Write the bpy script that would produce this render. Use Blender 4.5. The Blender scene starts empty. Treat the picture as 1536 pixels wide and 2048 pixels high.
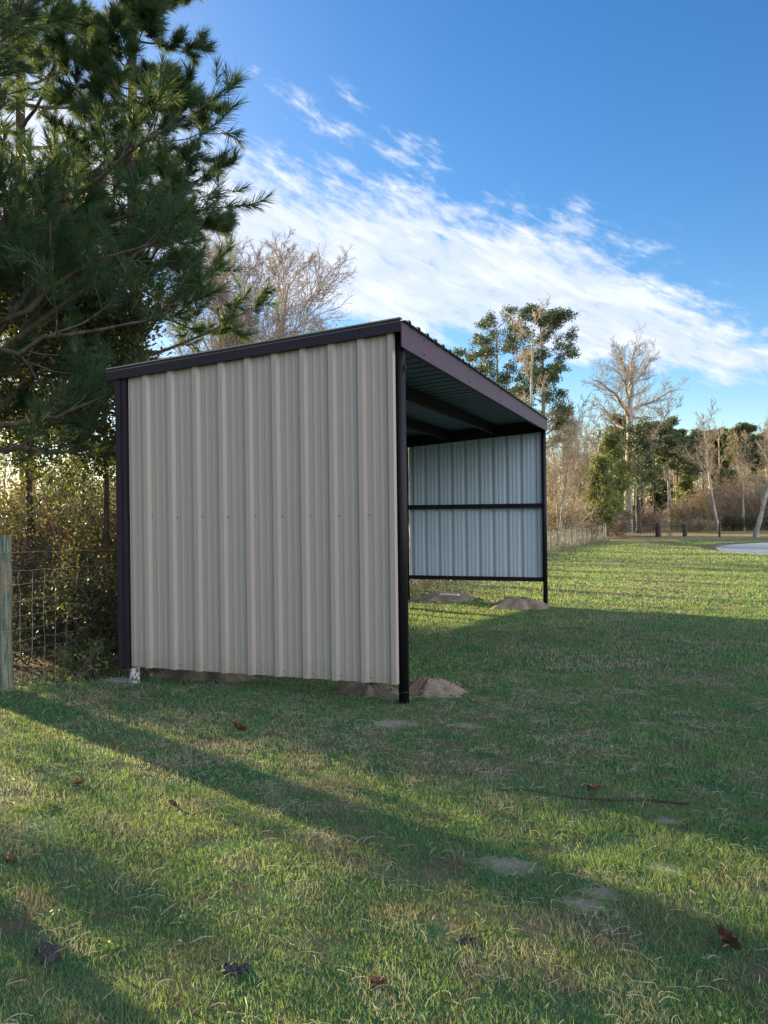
import bpy, bmesh, math, random
import numpy as np
from mathutils import Vector, Matrix
rng = np.random.default_rng(7)
random.seed(7)
PI = math.pi
sc = bpy.context.scene
col = sc.collection
# ------------------------------------------------------------------ camera
F = 1557.0
CAM = np.array([2.306, -7.0, 1.822]); YAW = -0.3412; PIT = -0.0019; ROLL = -0.0122
FW = np.array([math.sin(YAW)*math.cos(PIT), math.cos(YAW)*math.cos(PIT), math.sin(PIT)])
RT0 = np.array([math.cos(YAW), -math.sin(YAW), 0.0]); UP0 = np.cross(RT0, FW)
RT = math.cos(ROLL)*RT0 + math.sin(ROLL)*UP0
UP = -math.sin(ROLL)*RT0 + math.cos(ROLL)*UP0
cd = bpy.data.cameras.new('camera'); cam = bpy.data.objects.new('camera', cd); col.objects.link(cam)
cd.sensor_fit = 'VERTICAL'; cd.sensor_height = 36.0; cd.lens = F/2048*36.0
cd.clip_start = 0.05; cd.clip_end = 3000
m = Matrix.Identity(4)
for i in range(3):
    m[i][0] = RT[i]; m[i][1] = UP[i]; m[i][2] = -FW[i]; m[i][3] = CAM[i]
cam.matrix_world = m
sc.camera = cam
FWH = np.array([math.sin(YAW), math.cos(YAW)]); RTH = np.array([math.cos(YAW), -math.sin(YAW)])
def camxy(X, Z):                     # ground position X metres right and Z metres ahead of the viewpoint
    return CAM[:2] + X*RTH + Z*FWH
# ------------------------------------------------------------------ terrain
PC = camxy(32.6, 44.8)               # pond centre
WZ = -.86
def smooth(a, b, x):
    t = np.clip((x-a)/(b-a), 0, 1); return t*t*(3-2*t)
def vnoise(x, y, s, seed=0):
    r = np.random.default_rng(seed+99); o = 0*np.asarray(x, float)
    for k in range(6):
        a = r.uniform(0, 2*PI); f = s*r.uniform(.6, 1.7); p = r.uniform(0, 6.28)
        o = o + np.sin((np.cos(a)*x+np.sin(a)*y)*f+p)
    return o/6
def ground(x, y, fine=True):
    x = np.asarray(x, float); y = np.asarray(y, float)
    z = np.interp(y, [-30, -7, 0, 9.6, 37, 60, 95, 135, 220, 400], [.35, .15, 0, -.205, -.66, -.93, -.95, -.2, 2.2, 3.0])
    z = z + .03*vnoise(x, y, .7, 1)*smooth(2, 8, np.hypot(x, y-4)) + .012*vnoise(x, y, 3.1, 2)
    z = z + .25*smooth(25, 70, np.abs(x))*vnoise(x, y, .06, 3)
    dx = x-PC[0]; dy = y-PC[1]
    X = dx*RTH[0]+dy*RTH[1]; Z = dx*FWH[0]+dy*FWH[1]
    d = np.sqrt((X/12.4)**2+(Z/13)**2) + .02*vnoise(x, y, .9, 5)
    z = np.where(d < 1.35, z*smooth(1.0, 1.2, d) + (1-smooth(1.0, 1.2, d))*(WZ-.9*(1-d)), z)
    z = z + .25*np.exp(-((d-1.33)/.12)**2)*smooth(0, 12, Z)
    return z
def at(px, py, z=None):              # where the line of sight through a point of the photo meets the ground
    v = FW + (px-768)/F*RT + (1024-py)/F*UP
    lo = 1.0
    for t in np.concatenate([np.arange(1, 30, .05), np.arange(30, 260, .25)]):
        p = CAM+v*t
        if p[2] < float(ground(p[0], p[1])): break
    return p
def ray(px, py, Z):
    return CAM + Z*(FW + (px-768)/F*RT + (1024-py)/F*UP)
def gpos(px, Z):                     # ground position in the direction of column px, Z metres away
    xy = camxy((px-768)/F*Z, Z); return np.array([xy[0], xy[1], float(ground(xy[0], xy[1]))])
# ------------------------------------------------------------------ node helper
def new_mat(name):
    mt = bpy.data.materials.new(name); mt.use_nodes = True
    nt = mt.node_tree; nt.nodes.clear(); return mt, NT(nt)
class NT:
    def __init__(s, nt): s.nt = nt
    def n(s, typ, **kw):
        nd = s.nt.nodes.new(typ)
        for k, v in kw.items(): setattr(nd, k, v)
        return nd
    def lk(s, a, b): s.nt.links.new(a, b)
    def set(s, inp, v):
        if hasattr(v, 'links') or isinstance(v, bpy.types.NodeSocket): s.lk(v, inp)
        else: inp.default_value = v
    def m(s, op, a, b=None, c=None, clamp=False):
        nd = s.n('ShaderNodeMath', operation=op, use_clamp=clamp)
        s.set(nd.inputs[0], a)
        if b is not None: s.set(nd.inputs[1], b)
        if c is not None: s.set(nd.inputs[2], c)
        return nd.outputs[0]
    def ss(s, a, b, x):
        nd = s.n('ShaderNodeMapRange', interpolation_type='SMOOTHSTEP')
        s.set(nd.inputs['Value'], x); s.set(nd.inputs['From Min'], a); s.set(nd.inputs['From Max'], b)
        return nd.outputs[0]
    def noise(s, vec, scale, detail=4, rough=.55, dist=0.0):
        nd = s.n('ShaderNodeTexNoise'); s.lk(vec, nd.inputs['Vector'])
        nd.inputs['Scale'].default_value = scale; nd.inputs['Detail'].default_value = detail
        nd.inputs['Roughness'].default_value = rough; nd.inputs['Distortion'].default_value = dist
        return nd.outputs[0]
    def mix(s, f, a, b):
        nd = s.n('ShaderNodeMix', data_type='RGBA')
        s.set(nd.inputs[0], f)
        for i, v in ((6, a), (7, b)):
            if isinstance(v, tuple): nd.inputs[i].default_value = (*v[:3], 1)
            else: s.lk(v, nd.inputs[i])
        return nd.outputs[2]
    def mapping(s, vec, scale=(1,1,1), rot=(0,0,0), loc=(0,0,0)):
        nd = s.n('ShaderNodeMapping'); s.lk(vec, nd.inputs[0])
        nd.inputs['Scale'].default_value = scale; nd.inputs['Rotation'].default_value = rot; nd.inputs['Location'].default_value = loc
        return nd.outputs[0]
    def bump(s, h, st, d=.02):
        nd = s.n('ShaderNodeBump'); s.lk(h, nd.inputs['Height']); nd.inputs['Strength'].default_value = st
        nd.inputs['Distance'].default_value = d; return nd.outputs[0]
    def pos(s): return s.n('ShaderNodeNewGeometry').outputs['Position']
    def bsdf(s, colr, rough=.6, metal=0.0, normal=None, spec=.5, coat=0.0, trans=0.0, transcol=None):
        b = s.n('ShaderNodeBsdfPrincipled')
        s.set(b.inputs['Base Color'], (*colr, 1) if isinstance(colr, tuple) else colr)
        s.set(b.inputs['Roughness'], rough); s.set(b.inputs['Metallic'], metal)
        b.inputs['Specular IOR Level'].default_value = spec
        b.inputs['Coat Weight'].default_value = coat
        if normal is not None: s.lk(normal, b.inputs['Normal'])
        out = s.n('ShaderNodeOutputMaterial'); sh = b.outputs[0]
        if trans > 0:
            t = s.n('ShaderNodeBsdfTranslucent')
            s.set(t.inputs[0], (*transcol, 1) if isinstance(transcol, tuple) else (transcol or ((*colr, 1) if isinstance(colr, tuple) else colr)))
            mx = s.n('ShaderNodeMixShader'); mx.inputs[0].default_value = trans
            s.lk(sh, mx.inputs[1]); s.lk(t.outputs[0], mx.inputs[2]); sh = mx.outputs[0]
        s.lk(sh, out.inputs[0])
        return b
# ------------------------------------------------------------------ materials
def lawn_color(t, P, blade=False):
    big = t.noise(P, .35, 3, .5); mid = t.noise(P, 1.7, 4, .6); small = t.noise(P, 7.0, 4, .6)
    # dry: where the turf is dead and straw coloured
    dry = t.m('ADD', t.m('MULTIPLY', big, .35), t.m('ADD', t.m('MULTIPLY', mid, .45), t.m('MULTIPLY', small, .35)))
    return dry
M = {}
def make_materials():
    # painted steel, light stone outside
    def panel(name, c, c2, rough, dirt):
        mt, t = new_mat(name); P = t.pos()
        n1 = t.noise(t.mapping(P, (1.2, 1.2, .25)), 1.6, 3); n2 = t.noise(t.mapping(P, (14, 14, .6)), 1.0, 2)
        cc = t.mix(t.m('MULTIPLY', t.m('ADD', n1, n2), .5), c, c2)
        z = t.n('ShaderNodeSeparateXYZ'); t.lk(P, z.inputs[0])
        low = t.m('MULTIPLY', t.ss(.75, .15, t.m('ADD', z.outputs[2], t.m('MULTIPLY', t.noise(P, 9, 4), .5))), dirt)
        cc = t.mix(low, cc, (.22, .17, .12))
        t.bsdf(cc, t.m('ADD', rough, t.m('MULTIPLY', n1, .12)), 0.0, t.bump(t.noise(t.mapping(P, (1, 1, .4)), 3.5, 2), .12, .01), .5)
        return mt
    M['tan'] = panel('tan_painted_steel', (.345, .285, .250), (.385, .326, .288), .36, .55)
    M['white_steel'] = panel('pale_steel_backer', (.36, .43, .51), (.43, .50, .58), .32, .2)
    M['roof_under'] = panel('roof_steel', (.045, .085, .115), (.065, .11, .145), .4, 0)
    M['roof_top'] = panel('roof_green_grey_steel', (.20, .22, .16), (.26, .27, .20), .45, 0)
    for nm, c, c2, r in (('trim', (.016, .010, .018), (.026, .016, .026), .42), ('frame', (.004, .003, .005), (.008, .005, .008), .45), ('fascia', (.070, .038, .058), (.095, .055, .078), .5)):
        mt, t = new_mat(nm+'_burgundy_paint'); P = t.pos()
        n1 = t.noise(P, 6, 5); n2 = t.noise(t.mapping(P, (30, 30, 3)), 2, 3)
        t.bsdf(t.mix(t.m('MULTIPLY', t.m('ADD', n1, n2), .5), c, c2), t.m('ADD', r, t.m('MULTIPLY', n2, .2)), 0, t.bump(n1, .12, .004), .3)
        M[nm] = mt
    mt, t = new_mat('chalky_pipe'); P = t.pos()
    n = t.noise(P, 28, 5); t.bsdf(t.mix(t.ss(.42, .55, n), (.10, .08, .08), (.50, .50, .48)), .8, 0, t.bump(n, .4, .01)); M['chalk'] = mt
    mt, t = new_mat('screw_zinc'); t.bsdf((.30, .28, .26), .4, .6); M['screw'] = mt
    mt, t = new_mat('galvanised_wire'); t.bsdf((.42, .45, .44), .5, .6); M['wire'] = mt
    # wood post
    mt, t = new_mat('weathered_post_wood'); P = t.pos()
    n = t.noise(t.mapping(P, (30, 30, 2.2)), 1.5, 6, .65); n2 = t.noise(P, 3, 3)
    c = t.mix(t.ss(.35, .65, n), (.045, .060, .045), (.20, .225, .165)); c = t.mix(t.ss(.5, .7, n2), c, (.20, .16, .11))
    t.bsdf(c, .85, 0, t.bump(n, .6, .01)); M['post'] = mt
    mt, t = new_mat('old_grey_post'); n = t.noise(t.pos(), 5, 4); t.bsdf(t.mix(n, (.06, .055, .045), (.16, .145, .12)), .9); M['darkpost'] = mt
    mt, t = new_mat('dark_iron'); t.bsdf((.02, .02, .022), .6); M['iron'] = mt
    mt, t = new_mat('dark_wood'); n = t.noise(t.pos(), 6, 4); t.bsdf(t.mix(n, (.02, .017, .013), (.07, .055, .04)), .85); M['darkwood'] = mt
    # bark
    for nm, c, c2, s in (('bark_pine', (.030, .022, .017), (.10, .075, .058), 9), ('bark_grey', (.16, .14, .12), (.36, .32, .28), 3), ('bark_pale', (.20, .175, .145), (.42, .375, .32), 3),
                         ('twig', (.19, .155, .12), (.33, .275, .215), 2), ('twig_red', (.19, .145, .115), (.34, .27, .22), 2), ('twig_dark', (.03, .024, .018), (.08, .062, .045), 4), ('twig_tan', (.30, .23, .15), (.48, .38, .26), 2)):
        mt, t = new_mat(nm); P = t.pos(); n = t.noise(t.mapping(P, (1, 1, .3)), s, 5, .6)
        t.bsdf(t.mix(t.ss(.3, .7, n), c, c2), .9, 0, t.bump(n, .8, .03)); M[nm] = mt
    # foliage
    def leafmat(nm, c, c2, tr, tc, sc_=1.2, rough=.55):
        mt, t = new_mat(nm); P = t.pos()
        a = t.n('ShaderNodeAttribute', attribute_name='tint').outputs['Fac']
        n = t.noise(P, sc_, 3, .6)
        f = t.m('ADD', t.m('MULTIPLY', t.ss(.3, .7, n), .5), t.m('MULTIPLY', a, .5))
        cc = t.mix(f, c, c2); c3 = t.mix(f, tuple(v*.8 for v in tc), tc)
        t.bsdf(cc, rough, 0, None, .3, 0, tr, c3); M[nm] = mt
    leafmat('needle', (.007, .040, .026), (.030, .085, .040), .34, (.16, .22, .05))
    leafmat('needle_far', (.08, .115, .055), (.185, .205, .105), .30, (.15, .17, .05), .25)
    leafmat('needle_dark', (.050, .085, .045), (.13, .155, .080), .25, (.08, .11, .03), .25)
    leafmat('cedar', (.10, .145, .045), (.24, .26, .09), .30, (.20, .20, .04), .4)
    leafmat('holly', (.016, .034, .014), (.045, .065, .022), .30, (.16, .17, .03))
    leafmat('bush', (.022, .055, .020), (.075, .105, .030), .24, (.24, .27, .05), .8)
    leafmat('bush_brown', (.15, .105, .06), (.28, .21, .12), .35, (.35, .22, .08), .8)
    leafmat('tan_brush', (.27, .215, .13), (.44, .36, .21), .25, (.35, .26, .12), .3)
    leafmat('grey_weed', (.12, .115, .08), (.24, .22, .15), .2, (.2, .18, .1), .8)
    leafmat('weed', (.03, .10, .035), (.09, .21, .06), .3, (.25, .34, .05), 3)
    leafmat('orange_brush', (.27, .16, .085), (.38, .25, .14), .25, (.35, .2, .1), .3)
    # leaves on the lawn
    mt, t = new_mat('dry_oak_leaf'); P = t.pos(); n = t.noise(P, 60, 4)
    t.bsdf(t.mix(n, (.09, .035, .018), (.20, .095, .05)), .6, 0, t.bump(n, .4, .002), .4, 0, .15, (.3, .1, .03)); M['oakleaf'] = mt
    mt, t = new_mat('dark_mud'); P = t.pos(); n = t.noise(P, 40, 5)
    t.bsdf(t.mix(n, (.010, .009, .010), (.04, .036, .038)), .7, 0, t.bump(n, .9, .01)); M['mud'] = mt
    mt, t = new_mat('loose_dirt'); P = t.pos(); n = t.noise(P, 5, 8, .65); n2 = t.noise(P, 45, 4, .7)
    c = t.mix(t.ss(.3, .7, n), (.16, .125, .095), (.27, .22, .17)); c = t.mix(t.m('MULTIPLY', t.ss(.5, .75, n2), .5), c, (.36, .28, .21))
    t.bsdf(c, .95, 0, t.bump(t.m('ADD', n, t.m('MULTIPLY', n2, .6)), .9, .03), .1); M['dirt'] = mt
    mt, t = new_mat('pale_sand'); P = t.pos(); n = t.noise(P, 12, 8, .65)
    t.bsdf(t.mix(t.ss(.3, .7, n), (.17, .15, .13), (.32, .29, .25)), .95, 0, t.bump(n, .7, .015), .1); M['sand'] = mt
    mt, t = new_mat('white_scrap'); t.bsdf((.75, .76, .78), .4); M['scrap'] = mt
    # grass blades
    mt, t = new_mat('grass_blades'); P = t.pos()
    a = t.n('ShaderNodeAttribute', attribute_name='tint').outputs['Fac']
    dry = t.n('ShaderNodeAttribute', attribute_name='dry').outputs['Fac']
    g = t.mix(a, (.018, .105, .056), (.115, .300, .092))
    s = t.mix(a, (.15, .155, .11), (.46, .44, .33))
    c = t.mix(dry, g, s)
    t.bsdf(c, .55, 0, None, .3, 0, .38, t.mix(dry, (.32, .44, .04), (.50, .43, .16))); M['grass'] = mt
    # ground
    mt, t = new_mat('lawn_ground'); P = t.pos()
    d = lawn_color(t, P); fine = t.noise(P, 30, 5, .7); fine2 = t.noise(P, 3.2, 6, .7)
    green = t.mix(fine, (.013, .045, .026), (.055, .130, .052))
    straw = t.mix(fine, (.06, .05, .033), (.18, .155, .105))
    soil = t.mix(fine2, (.050, .038, .026), (.12, .09, .062))
    c = t.mix(t.ss(.52, .70, t.m('ADD', t.m('MULTIPLY', d, .8), t.m('MULTIPLY', fine2, .22))), green, straw)
    sep = t.n('ShaderNodeSeparateXYZ'); t.lk(P, sep.inputs[0])
    X, Y = sep.outputs[0], sep.outputs[1]
    near = t.ss(22, 8, Y)
    c = t.mix(t.m('MULTIPLY', t.m('MULTIPLY', t.ss(.50, .62, fine2), near), .75), c, soil)
    # leaf litter under the trees behind the fence and a dry field beyond it
    wob = t.m('MULTIPLY', t.m('SUBTRACT', t.noise(P, .8, 3), .5), 2.2)
    lit = t.ss(-3.9, -4.7, t.m('ADD', X, wob))
    litter = t.mix(t.noise(P, 22, 6, .7), (.045, .030, .018), (.19, .125, .075))
    c = t.mix(t.m('MULTIPLY', lit, t.ss(22, 16, t.m('ADD', Y, wob))), c, litter)
    field = t.ss(-12, -15, t.m('ADD', X, wob))
    c = t.mix(t.m('MULTIPLY', field, .85), c, t.mix(fine, (.26, .20, .10), (.42, .34, .17)))
    # dry winter grass and litter near and in the far wood, trail through it
    wob2 = t.m('MULTIPLY', t.m('SUBTRACT', t.noise(P, .12, 4), .5), 10)
    far = t.ss(56, 64, t.m('ADD', Y, wob2))
    c = t.mix(t.m('MULTIPLY', far, .8), c, t.mix(fine2, (.20, .155, .075), (.33, .25, .13)))
    wood = t.ss(88, 95, t.m('ADD', Y, wob2))
    c = t.mix(t.m('MULTIPLY', wood, .9), c, t.mix(fine2, (.13, .075, .04), (.26, .15, .08)))
    M['_lawn'] = (mt, t, c, fine, fine2, X, Y, P)
    # water; its pale base colour stands in for the reflected sky
    mt, t = new_mat('pond_water'); P = t.pos(); n = t.noise(t.mapping(P, (1, 1, 1)), 2.2, 4)
    t.bsdf((.52, .57, .62), .15, 0, t.bump(n, .8, .10), 1.0); M['water'] = mt
make_materials()
# ------------------------------------------------------------------ mesh helpers
def link(o, parent=None, **props):
    col.objects.link(o)
    if parent is not None: o.parent = parent
    for k, v in props.items():
        if v is not None: o[k] = v
    return o
def mesh_np(name, V, Q, mat, parent=None, attrs=None, smooth_=True, **props):
    """V (n,3); Q (k,3) or (k,4) faces"""
    me = bpy.data.meshes.new(name); V = np.ascontiguousarray(V, np.float32); Q = np.ascontiguousarray(Q, np.int32)
    k = Q.shape[1]
    me.vertices.add(len(V)); me.vertices.foreach_set('co', V.ravel())
    me.loops.add(Q.size); me.loops.foreach_set('vertex_index', Q.ravel())
    me.polygons.add(len(Q)); me.polygons.foreach_set('loop_start', np.arange(0, Q.size, k, dtype=np.int32))
    if smooth_: me.polygons.foreach_set('use_smooth', np.ones(len(Q), bool))
    me.update(calc_edges=True)
    for an, av in (attrs or {}).items():
        a = me.attributes.new(an, 'FLOAT', 'POINT'); a.data.foreach_set('value', np.ascontiguousarray(av, np.float32))
    me.materials.append(mat)
    o = bpy.data.objects.new(name, me)
    return link(o, parent, **props)
def thing(name, loc, label, cat, group=None, rz=0.0):
    o = bpy.data.objects.new(name, None); o.location = loc; o.rotation_euler = (0, 0, rz); o.empty_display_size = .2
    return link(o, None, label=label, category=cat, group=group)
def norm(v):
    return v/np.maximum(np.linalg.norm(v, axis=-1, keepdims=True), 1e-9)
def tubes(P, R, n=5):
    """P (N,K,3), R (N,K) -> verts, quads"""
    N, K, _ = P.shape
    T = np.gradient(P, axis=1); T = norm(T)
    ref = np.where(np.abs(T[..., 2:3]) > .9, np.array([1., 0, 0]), np.array([0, 0, 1.]))
    A = norm(np.cross(T, ref)); B = np.cross(T, A)
    th = np.arange(n)/n*2*PI
    V = P[:, :, None, :] + R[:, :, None, None]*(A[:, :, None, :]*np.cos(th)[None, None, :, None] + B[:, :, None, :]*np.sin(th)[None, None, :, None])
    idx = np.arange(N*K*n).reshape(N, K, n)
    a = idx[:, :-1, :]; b = np.roll(a, -1, axis=2); d = idx[:, 1:, :]; c = np.roll(d, -1, axis=2)
    return V.reshape(-1, 3), np.stack([a, b, c, d], -1).reshape(-1, 4)
class Acc:
    def __init__(s): s.V = []; s.Q = []; s.n = 0; s.T = []
    def add(s, V, Q, tint=None):
        s.V.append(V); s.Q.append(Q+s.n); s.n += len(V)
        s.T.append(np.zeros(len(V)) if tint is None else tint)
    def tubes(s, P, R, n=5): s.add(*tubes(P, R, n))
    def build(s, name, mat, parent=None, **kw):
        return mesh_np(name, np.concatenate(s.V), np.concatenate(s.Q), mat, parent, {'tint': np.concatenate(s.T)}, **kw)
def path(p0, d0, L, K, up=0.0, wig=.1, r=rng):
    """grow N paths; p0 (N,3), d0 (N,3), L (N,)"""
    N = len(p0); P = np.zeros((N, K, 3)); P[:, 0] = p0; d = norm(d0); st = (L/(K-1))[:, None]
    for k in range(1, K):
        P[:, k] = P[:, k-1]+d*st
        d = norm(d+np.array([0, 0, up])/(K-1)+wig*r.normal(size=(N, 3)))
    return P
def spawn(P, R, n, t0, t1, ang, lenf, K=5, rf=.6, up=.2, wig=.12, r=rng, taper=.25, minr=.002, flat=0.0, tipfac=.5):
    N, Kp, _ = P.shape
    t = (t0+(t1-t0)*(np.arange(n)[None, :]+r.uniform(0, 1, (N, n)))/n)
    s = t*(Kp-1); i = np.clip(s.astype(int), 0, Kp-2); f = (s-i)
    ii = np.arange(N)[:, None]
    p0 = P[ii, i]*(1-f[..., None])+P[ii, i+1]*f[..., None]
    T = norm(P[ii, i+1]-P[ii, i]); r0 = R[ii, i]*(1-f)+R[ii, i+1]*f
    ref = np.where(np.abs(T[..., 2:3]) > .92, np.array([1., 0, 0]), np.array([0, 0, 1.]))
    A = norm(np.cross(T, ref)); B = np.cross(T, A)
    az = r.uniform(0, 2*PI, (N, 1))+np.arange(n)[None, :]*2.4+r.normal(size=(N, n))*.4
    if flat > 0: az = np.where(np.cos(az) > 0, 0, PI)*flat + az*(1-flat)
    an = np.clip(ang*(1+.25*r.normal(size=(N, n))), .1, 2.2)
    D = T*np.cos(an)[..., None]+(A*np.cos(az)[..., None]+B*np.sin(az)[..., None])*np.sin(an)[..., None]
    plen = np.linalg.norm(np.diff(P, axis=1), axis=2).sum(1)
    L = lenf*plen[:, None]*(1-tipfac*t)*r.uniform(.65, 1.25, (N, n))
    C = path(p0.reshape(-1, 3), D.reshape(-1, 3), L.ravel(), K, up, wig, r)
    rr = np.maximum(r0.ravel()*rf*r.uniform(.7, 1, N*n), minr)
    CR = rr[:, None]*np.linspace(1, taper, K)[None, :]
    return C, np.maximum(CR, minr)
def leaves(C, n, rad, size, r=rng, asp=.45, squash=1.0, updir=None):
    """n random leaf faces round every centre; returns verts, quads, tint"""
    N = len(C); c = np.repeat(C, n, 0); m_ = len(c)
    u = norm(r.normal(size=(m_, 3)))*(r.uniform(0, 1, (m_, 1))**.4)*rad; u[:, 2] *= squash
    c = c+u
    a = norm(r.normal(size=(m_, 3)))
    if updir is not None: a = norm(a+updir)
    b = norm(np.cross(a, r.normal(size=(m_, 3))))
    s = size*r.uniform(.6, 1.3, (m_, 1))
    V = np.stack([c-a*s*.5, c+b*s*asp*.5, c+a*s*.5, c-b*s*asp*.5], 1).reshape(-1, 3)
    Q = np.arange(m_*4).reshape(-1, 4)
    tint = np.repeat(np.clip(np.repeat(r.uniform(0, 1, N), n)*.6+r.uniform(0, 1, m_)*.4, 0, 1), 4)
    return V, Q, tint
def needles(C, D, n, ln, wd, r=rng, spread=.9, back=.16):
    """tufts of long needles: C (N,3) shoot tips, D (N,3) shoot directions"""
    N = len(C); c = np.repeat(C, n, 0); d = np.repeat(norm(D), n, 0); m_ = len(c)
    ln = ln*np.repeat(r.uniform(.6, 1.2, (N, 1)), n, 0); tt = r.uniform(0, 1, (m_, 1)); c = c-d*tt*back
    q = norm(np.cross(d, r.normal(size=(m_, 3))))
    an = spread*(.35+.65*tt)*r.uniform(.6, 1.2, (m_, 1))
    a = norm(d*np.cos(an)+q*np.sin(an)); L = ln*r.uniform(.7, 1.1, (m_, 1))
    a2 = norm(a+np.array([0, 0, -.12])); b = norm(np.cross(a, r.normal(size=(m_, 3))))*wd*.5
    V = np.stack([c-b, c+b, c+a*L*.55+b*.8, c+a*L*.5-b*.8+0*a2], 1)
    V2 = np.stack([V[:, 3], V[:, 2], c+a*L*.55+a2*L*.45+b*.2, c+a*L*.55+a2*L*.45-b*.2], 1)
    V = np.concatenate([V, V2], 1).reshape(-1, 3)
    Q = np.arange(len(V)).reshape(-1, 4)
    tint = np.repeat(np.clip(np.repeat(r.uniform(0, 1, N), n)*.55+r.uniform(0, 1, m_)*.45, 0, 1), 8)
    return V, Q, tint
def box_v(x0, x1, y0, y1, z0, z1):
    return [(x0,y0,z0),(x1,y0,z0),(x1,y1,z0),(x0,y1,z0),(x0,y0,z1),(x1,y0,z1),(x1,y1,z1),(x0,y1,z1)]
BQ = [(0,3,2,1),(4,5,6,7),(0,1,5,4),(1,2,6,5),(2,3,7,6),(3,0,4,7)]
def hexa(name, v8s, mat, parent=None, bevel=.003, **props):
    bm = bmesh.new()
    for v8 in v8s:
        vs = [bm.verts.new(v) for v in v8]
        for q in BQ: bm.faces.new([vs[i] for i in q])
    bm.normal_update(); me = bpy.data.meshes.new(name); bm.to_mesh(me); bm.free()
    me.materials.append(mat); o = bpy.data.objects.new(name, me)
    if bevel:
        b = o.modifiers.new('bevel', 'BEVEL'); b.width = bevel; b.segments = 2
    return link(o, parent, **props)
def pipe(name, p0, p1, r, mat, parent=None, n=24, cap=True, **props):
    p0 = np.array(p0, float); p1 = np.array(p1, float)
    V, Q = tubes(np.stack([p0, p1])[None], np.array([[r, r]]), n)
    o = mesh_np(name, V, Q, mat, parent, **props)
    bm = bmesh.new(); bm.from_mesh(o.data); bm.verts.ensure_lookup_table()
    if cap:
        for k in (0, 1):
            f = bm.faces.new([bm.verts[k*n+i] for i in (range(n) if k else reversed(range(n)))]); f.smooth = False
    bm.to_mesh(o.data); bm.free(); return o
# ------------------------------------------------------------------ ground sheet
def axis_coords(lo, hi, a, b, fine, grow=1.12):
    c = list(np.arange(a, b+1e-6, fine)); s = fine
    while c[-1] < hi: s *= grow; c.append(c[-1]+s)
    s = fine
    while c[0] > lo: s *= grow; c.insert(0, c[0]-s)
    return np.array(c)
SANDS = [(1020, 1732, .12, .06), (1165, 1808, .07, .045), (1204, 1790, .06, .04), (1332, 1745, .05, .045), (936, 1452, .09, .06), (1338, 1643, .06, .045), (792, 1448, .13, .09)]
def build_ground():
    xs = axis_coords(-900, 900, -9, 42, .4); ys = axis_coords(-200, 1200, -9, 75, .4)
    X, Y = np.meshgrid(xs, ys); Z = ground(X, Y)
    nx, ny = len(xs), len(ys); idx = np.arange(nx*ny).reshape(ny, nx)
    Q = np.stack([idx[:-1, :-1], idx[:-1, 1:], idx[1:, 1:], idx[1:, :-1]], -1).reshape(-1, 4)
    mt, t, c, fine, fine2, NX, NY, P = M['_lawn']
    # bare brown patch by the pond, trail into the wood
    def blob(cx, cy, rx, ry, w=.6):
        a = t.m('DIVIDE', t.m('SUBTRACT', NX, cx), rx); b = t.m('DIVIDE', t.m('SUBTRACT', NY, cy), ry)
        d = t.m('SQRT', t.m('ADD', t.m('MULTIPLY', a, a), t.m('MULTIPLY', b, b)))
        if w == 1: return t.ss(1.0, .90, t.m('ADD', d, t.m('ADD', t.m('MULTIPLY', t.m('SUBTRACT', fine2, .5), 1.6), t.m('MULTIPLY', t.m('SUBTRACT', fine, .5), 2.4))))
        return t.ss(1.0, .45, t.m('ADD', d, t.m('MULTIPLY', t.m('SUBTRACT', fine2, .5), 1.2)))
    for px_, py_, rx, ry in SANDS:
        q = at(px_, py_); c = t.mix(t.m('MULTIPLY', blob(q[0], q[1], rx*1.55, ry*1.55, 1), .85), c, t.mix(fine, (.16, .14, .12), (.36, .33, .29)))
    p = at(1372, 1090); c = t.mix(t.m('MULTIPLY', blob(p[0], p[1], 5.5, 4.0), .8), c, (.17, .115, .075))
    a = gpos(1345, 88); b = gpos(1322, 190)
    dx, dy = b[0]-a[0], b[1]-a[1]; L = math.hypot(dx, dy)
    side = t.m('ABSOLUTE', t.m('ADD', t.m('MULTIPLY', t.m('SUBTRACT', NX, a[0]), dy/L), t.m('MULTIPLY', t.m('SUBTRACT', NY, a[1]), -dx/L)))
    trail = t.m('MULTIPLY', t.ss(2.8, 1.4, t.m('ADD', side, fine2)), t.ss(86, 90, NY))
    c = t.mix(trail, c, t.mix(fine2, (.20, .15, .10), (.34, .26, .17)))
    hsum = t.m('ADD', t.m('MULTIPLY', fine, .7), fine2)
    t.bsdf(c, .95, 0, t.bump(hsum, .9, .04), .1)
    mesh_np('ground', np.stack([X.ravel(), Y.ravel(), Z.ravel()], 1), Q, mt, kind='structure')
    # pond
    th = np.linspace(0, 2*PI, 65)[:-1]
    r_ = np.linspace(0, 1, 9)[1:]
    V = [np.array([PC[0], PC[1], WZ])]
    for q in r_:
        for a_ in th:
            xy = PC+RTH*13.6*q*math.cos(a_)+FWH*14.4*q*math.sin(a_); V.append(np.array([xy[0], xy[1], WZ]))
    bm = bmesh.new(); vs = [bm.verts.new(v) for v in V]
    for i in range(64): bm.faces.new([vs[0], vs[1+i], vs[1+(i+1) % 64]])
    for k in range(7):
        for i in range(64):
            j = (i+1) % 64; o = 1+k*64; bm.faces.new([vs[o+i], vs[o+64+i], vs[o+64+j], vs[o+j]])
    bm.normal_update()
    me = bpy.data.meshes.new('water'); bm.to_mesh(me); bm.free(); me.materials.append(M['water'])
    link(bpy.data.objects.new('water', me), None, kind='structure')
build_ground()
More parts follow.
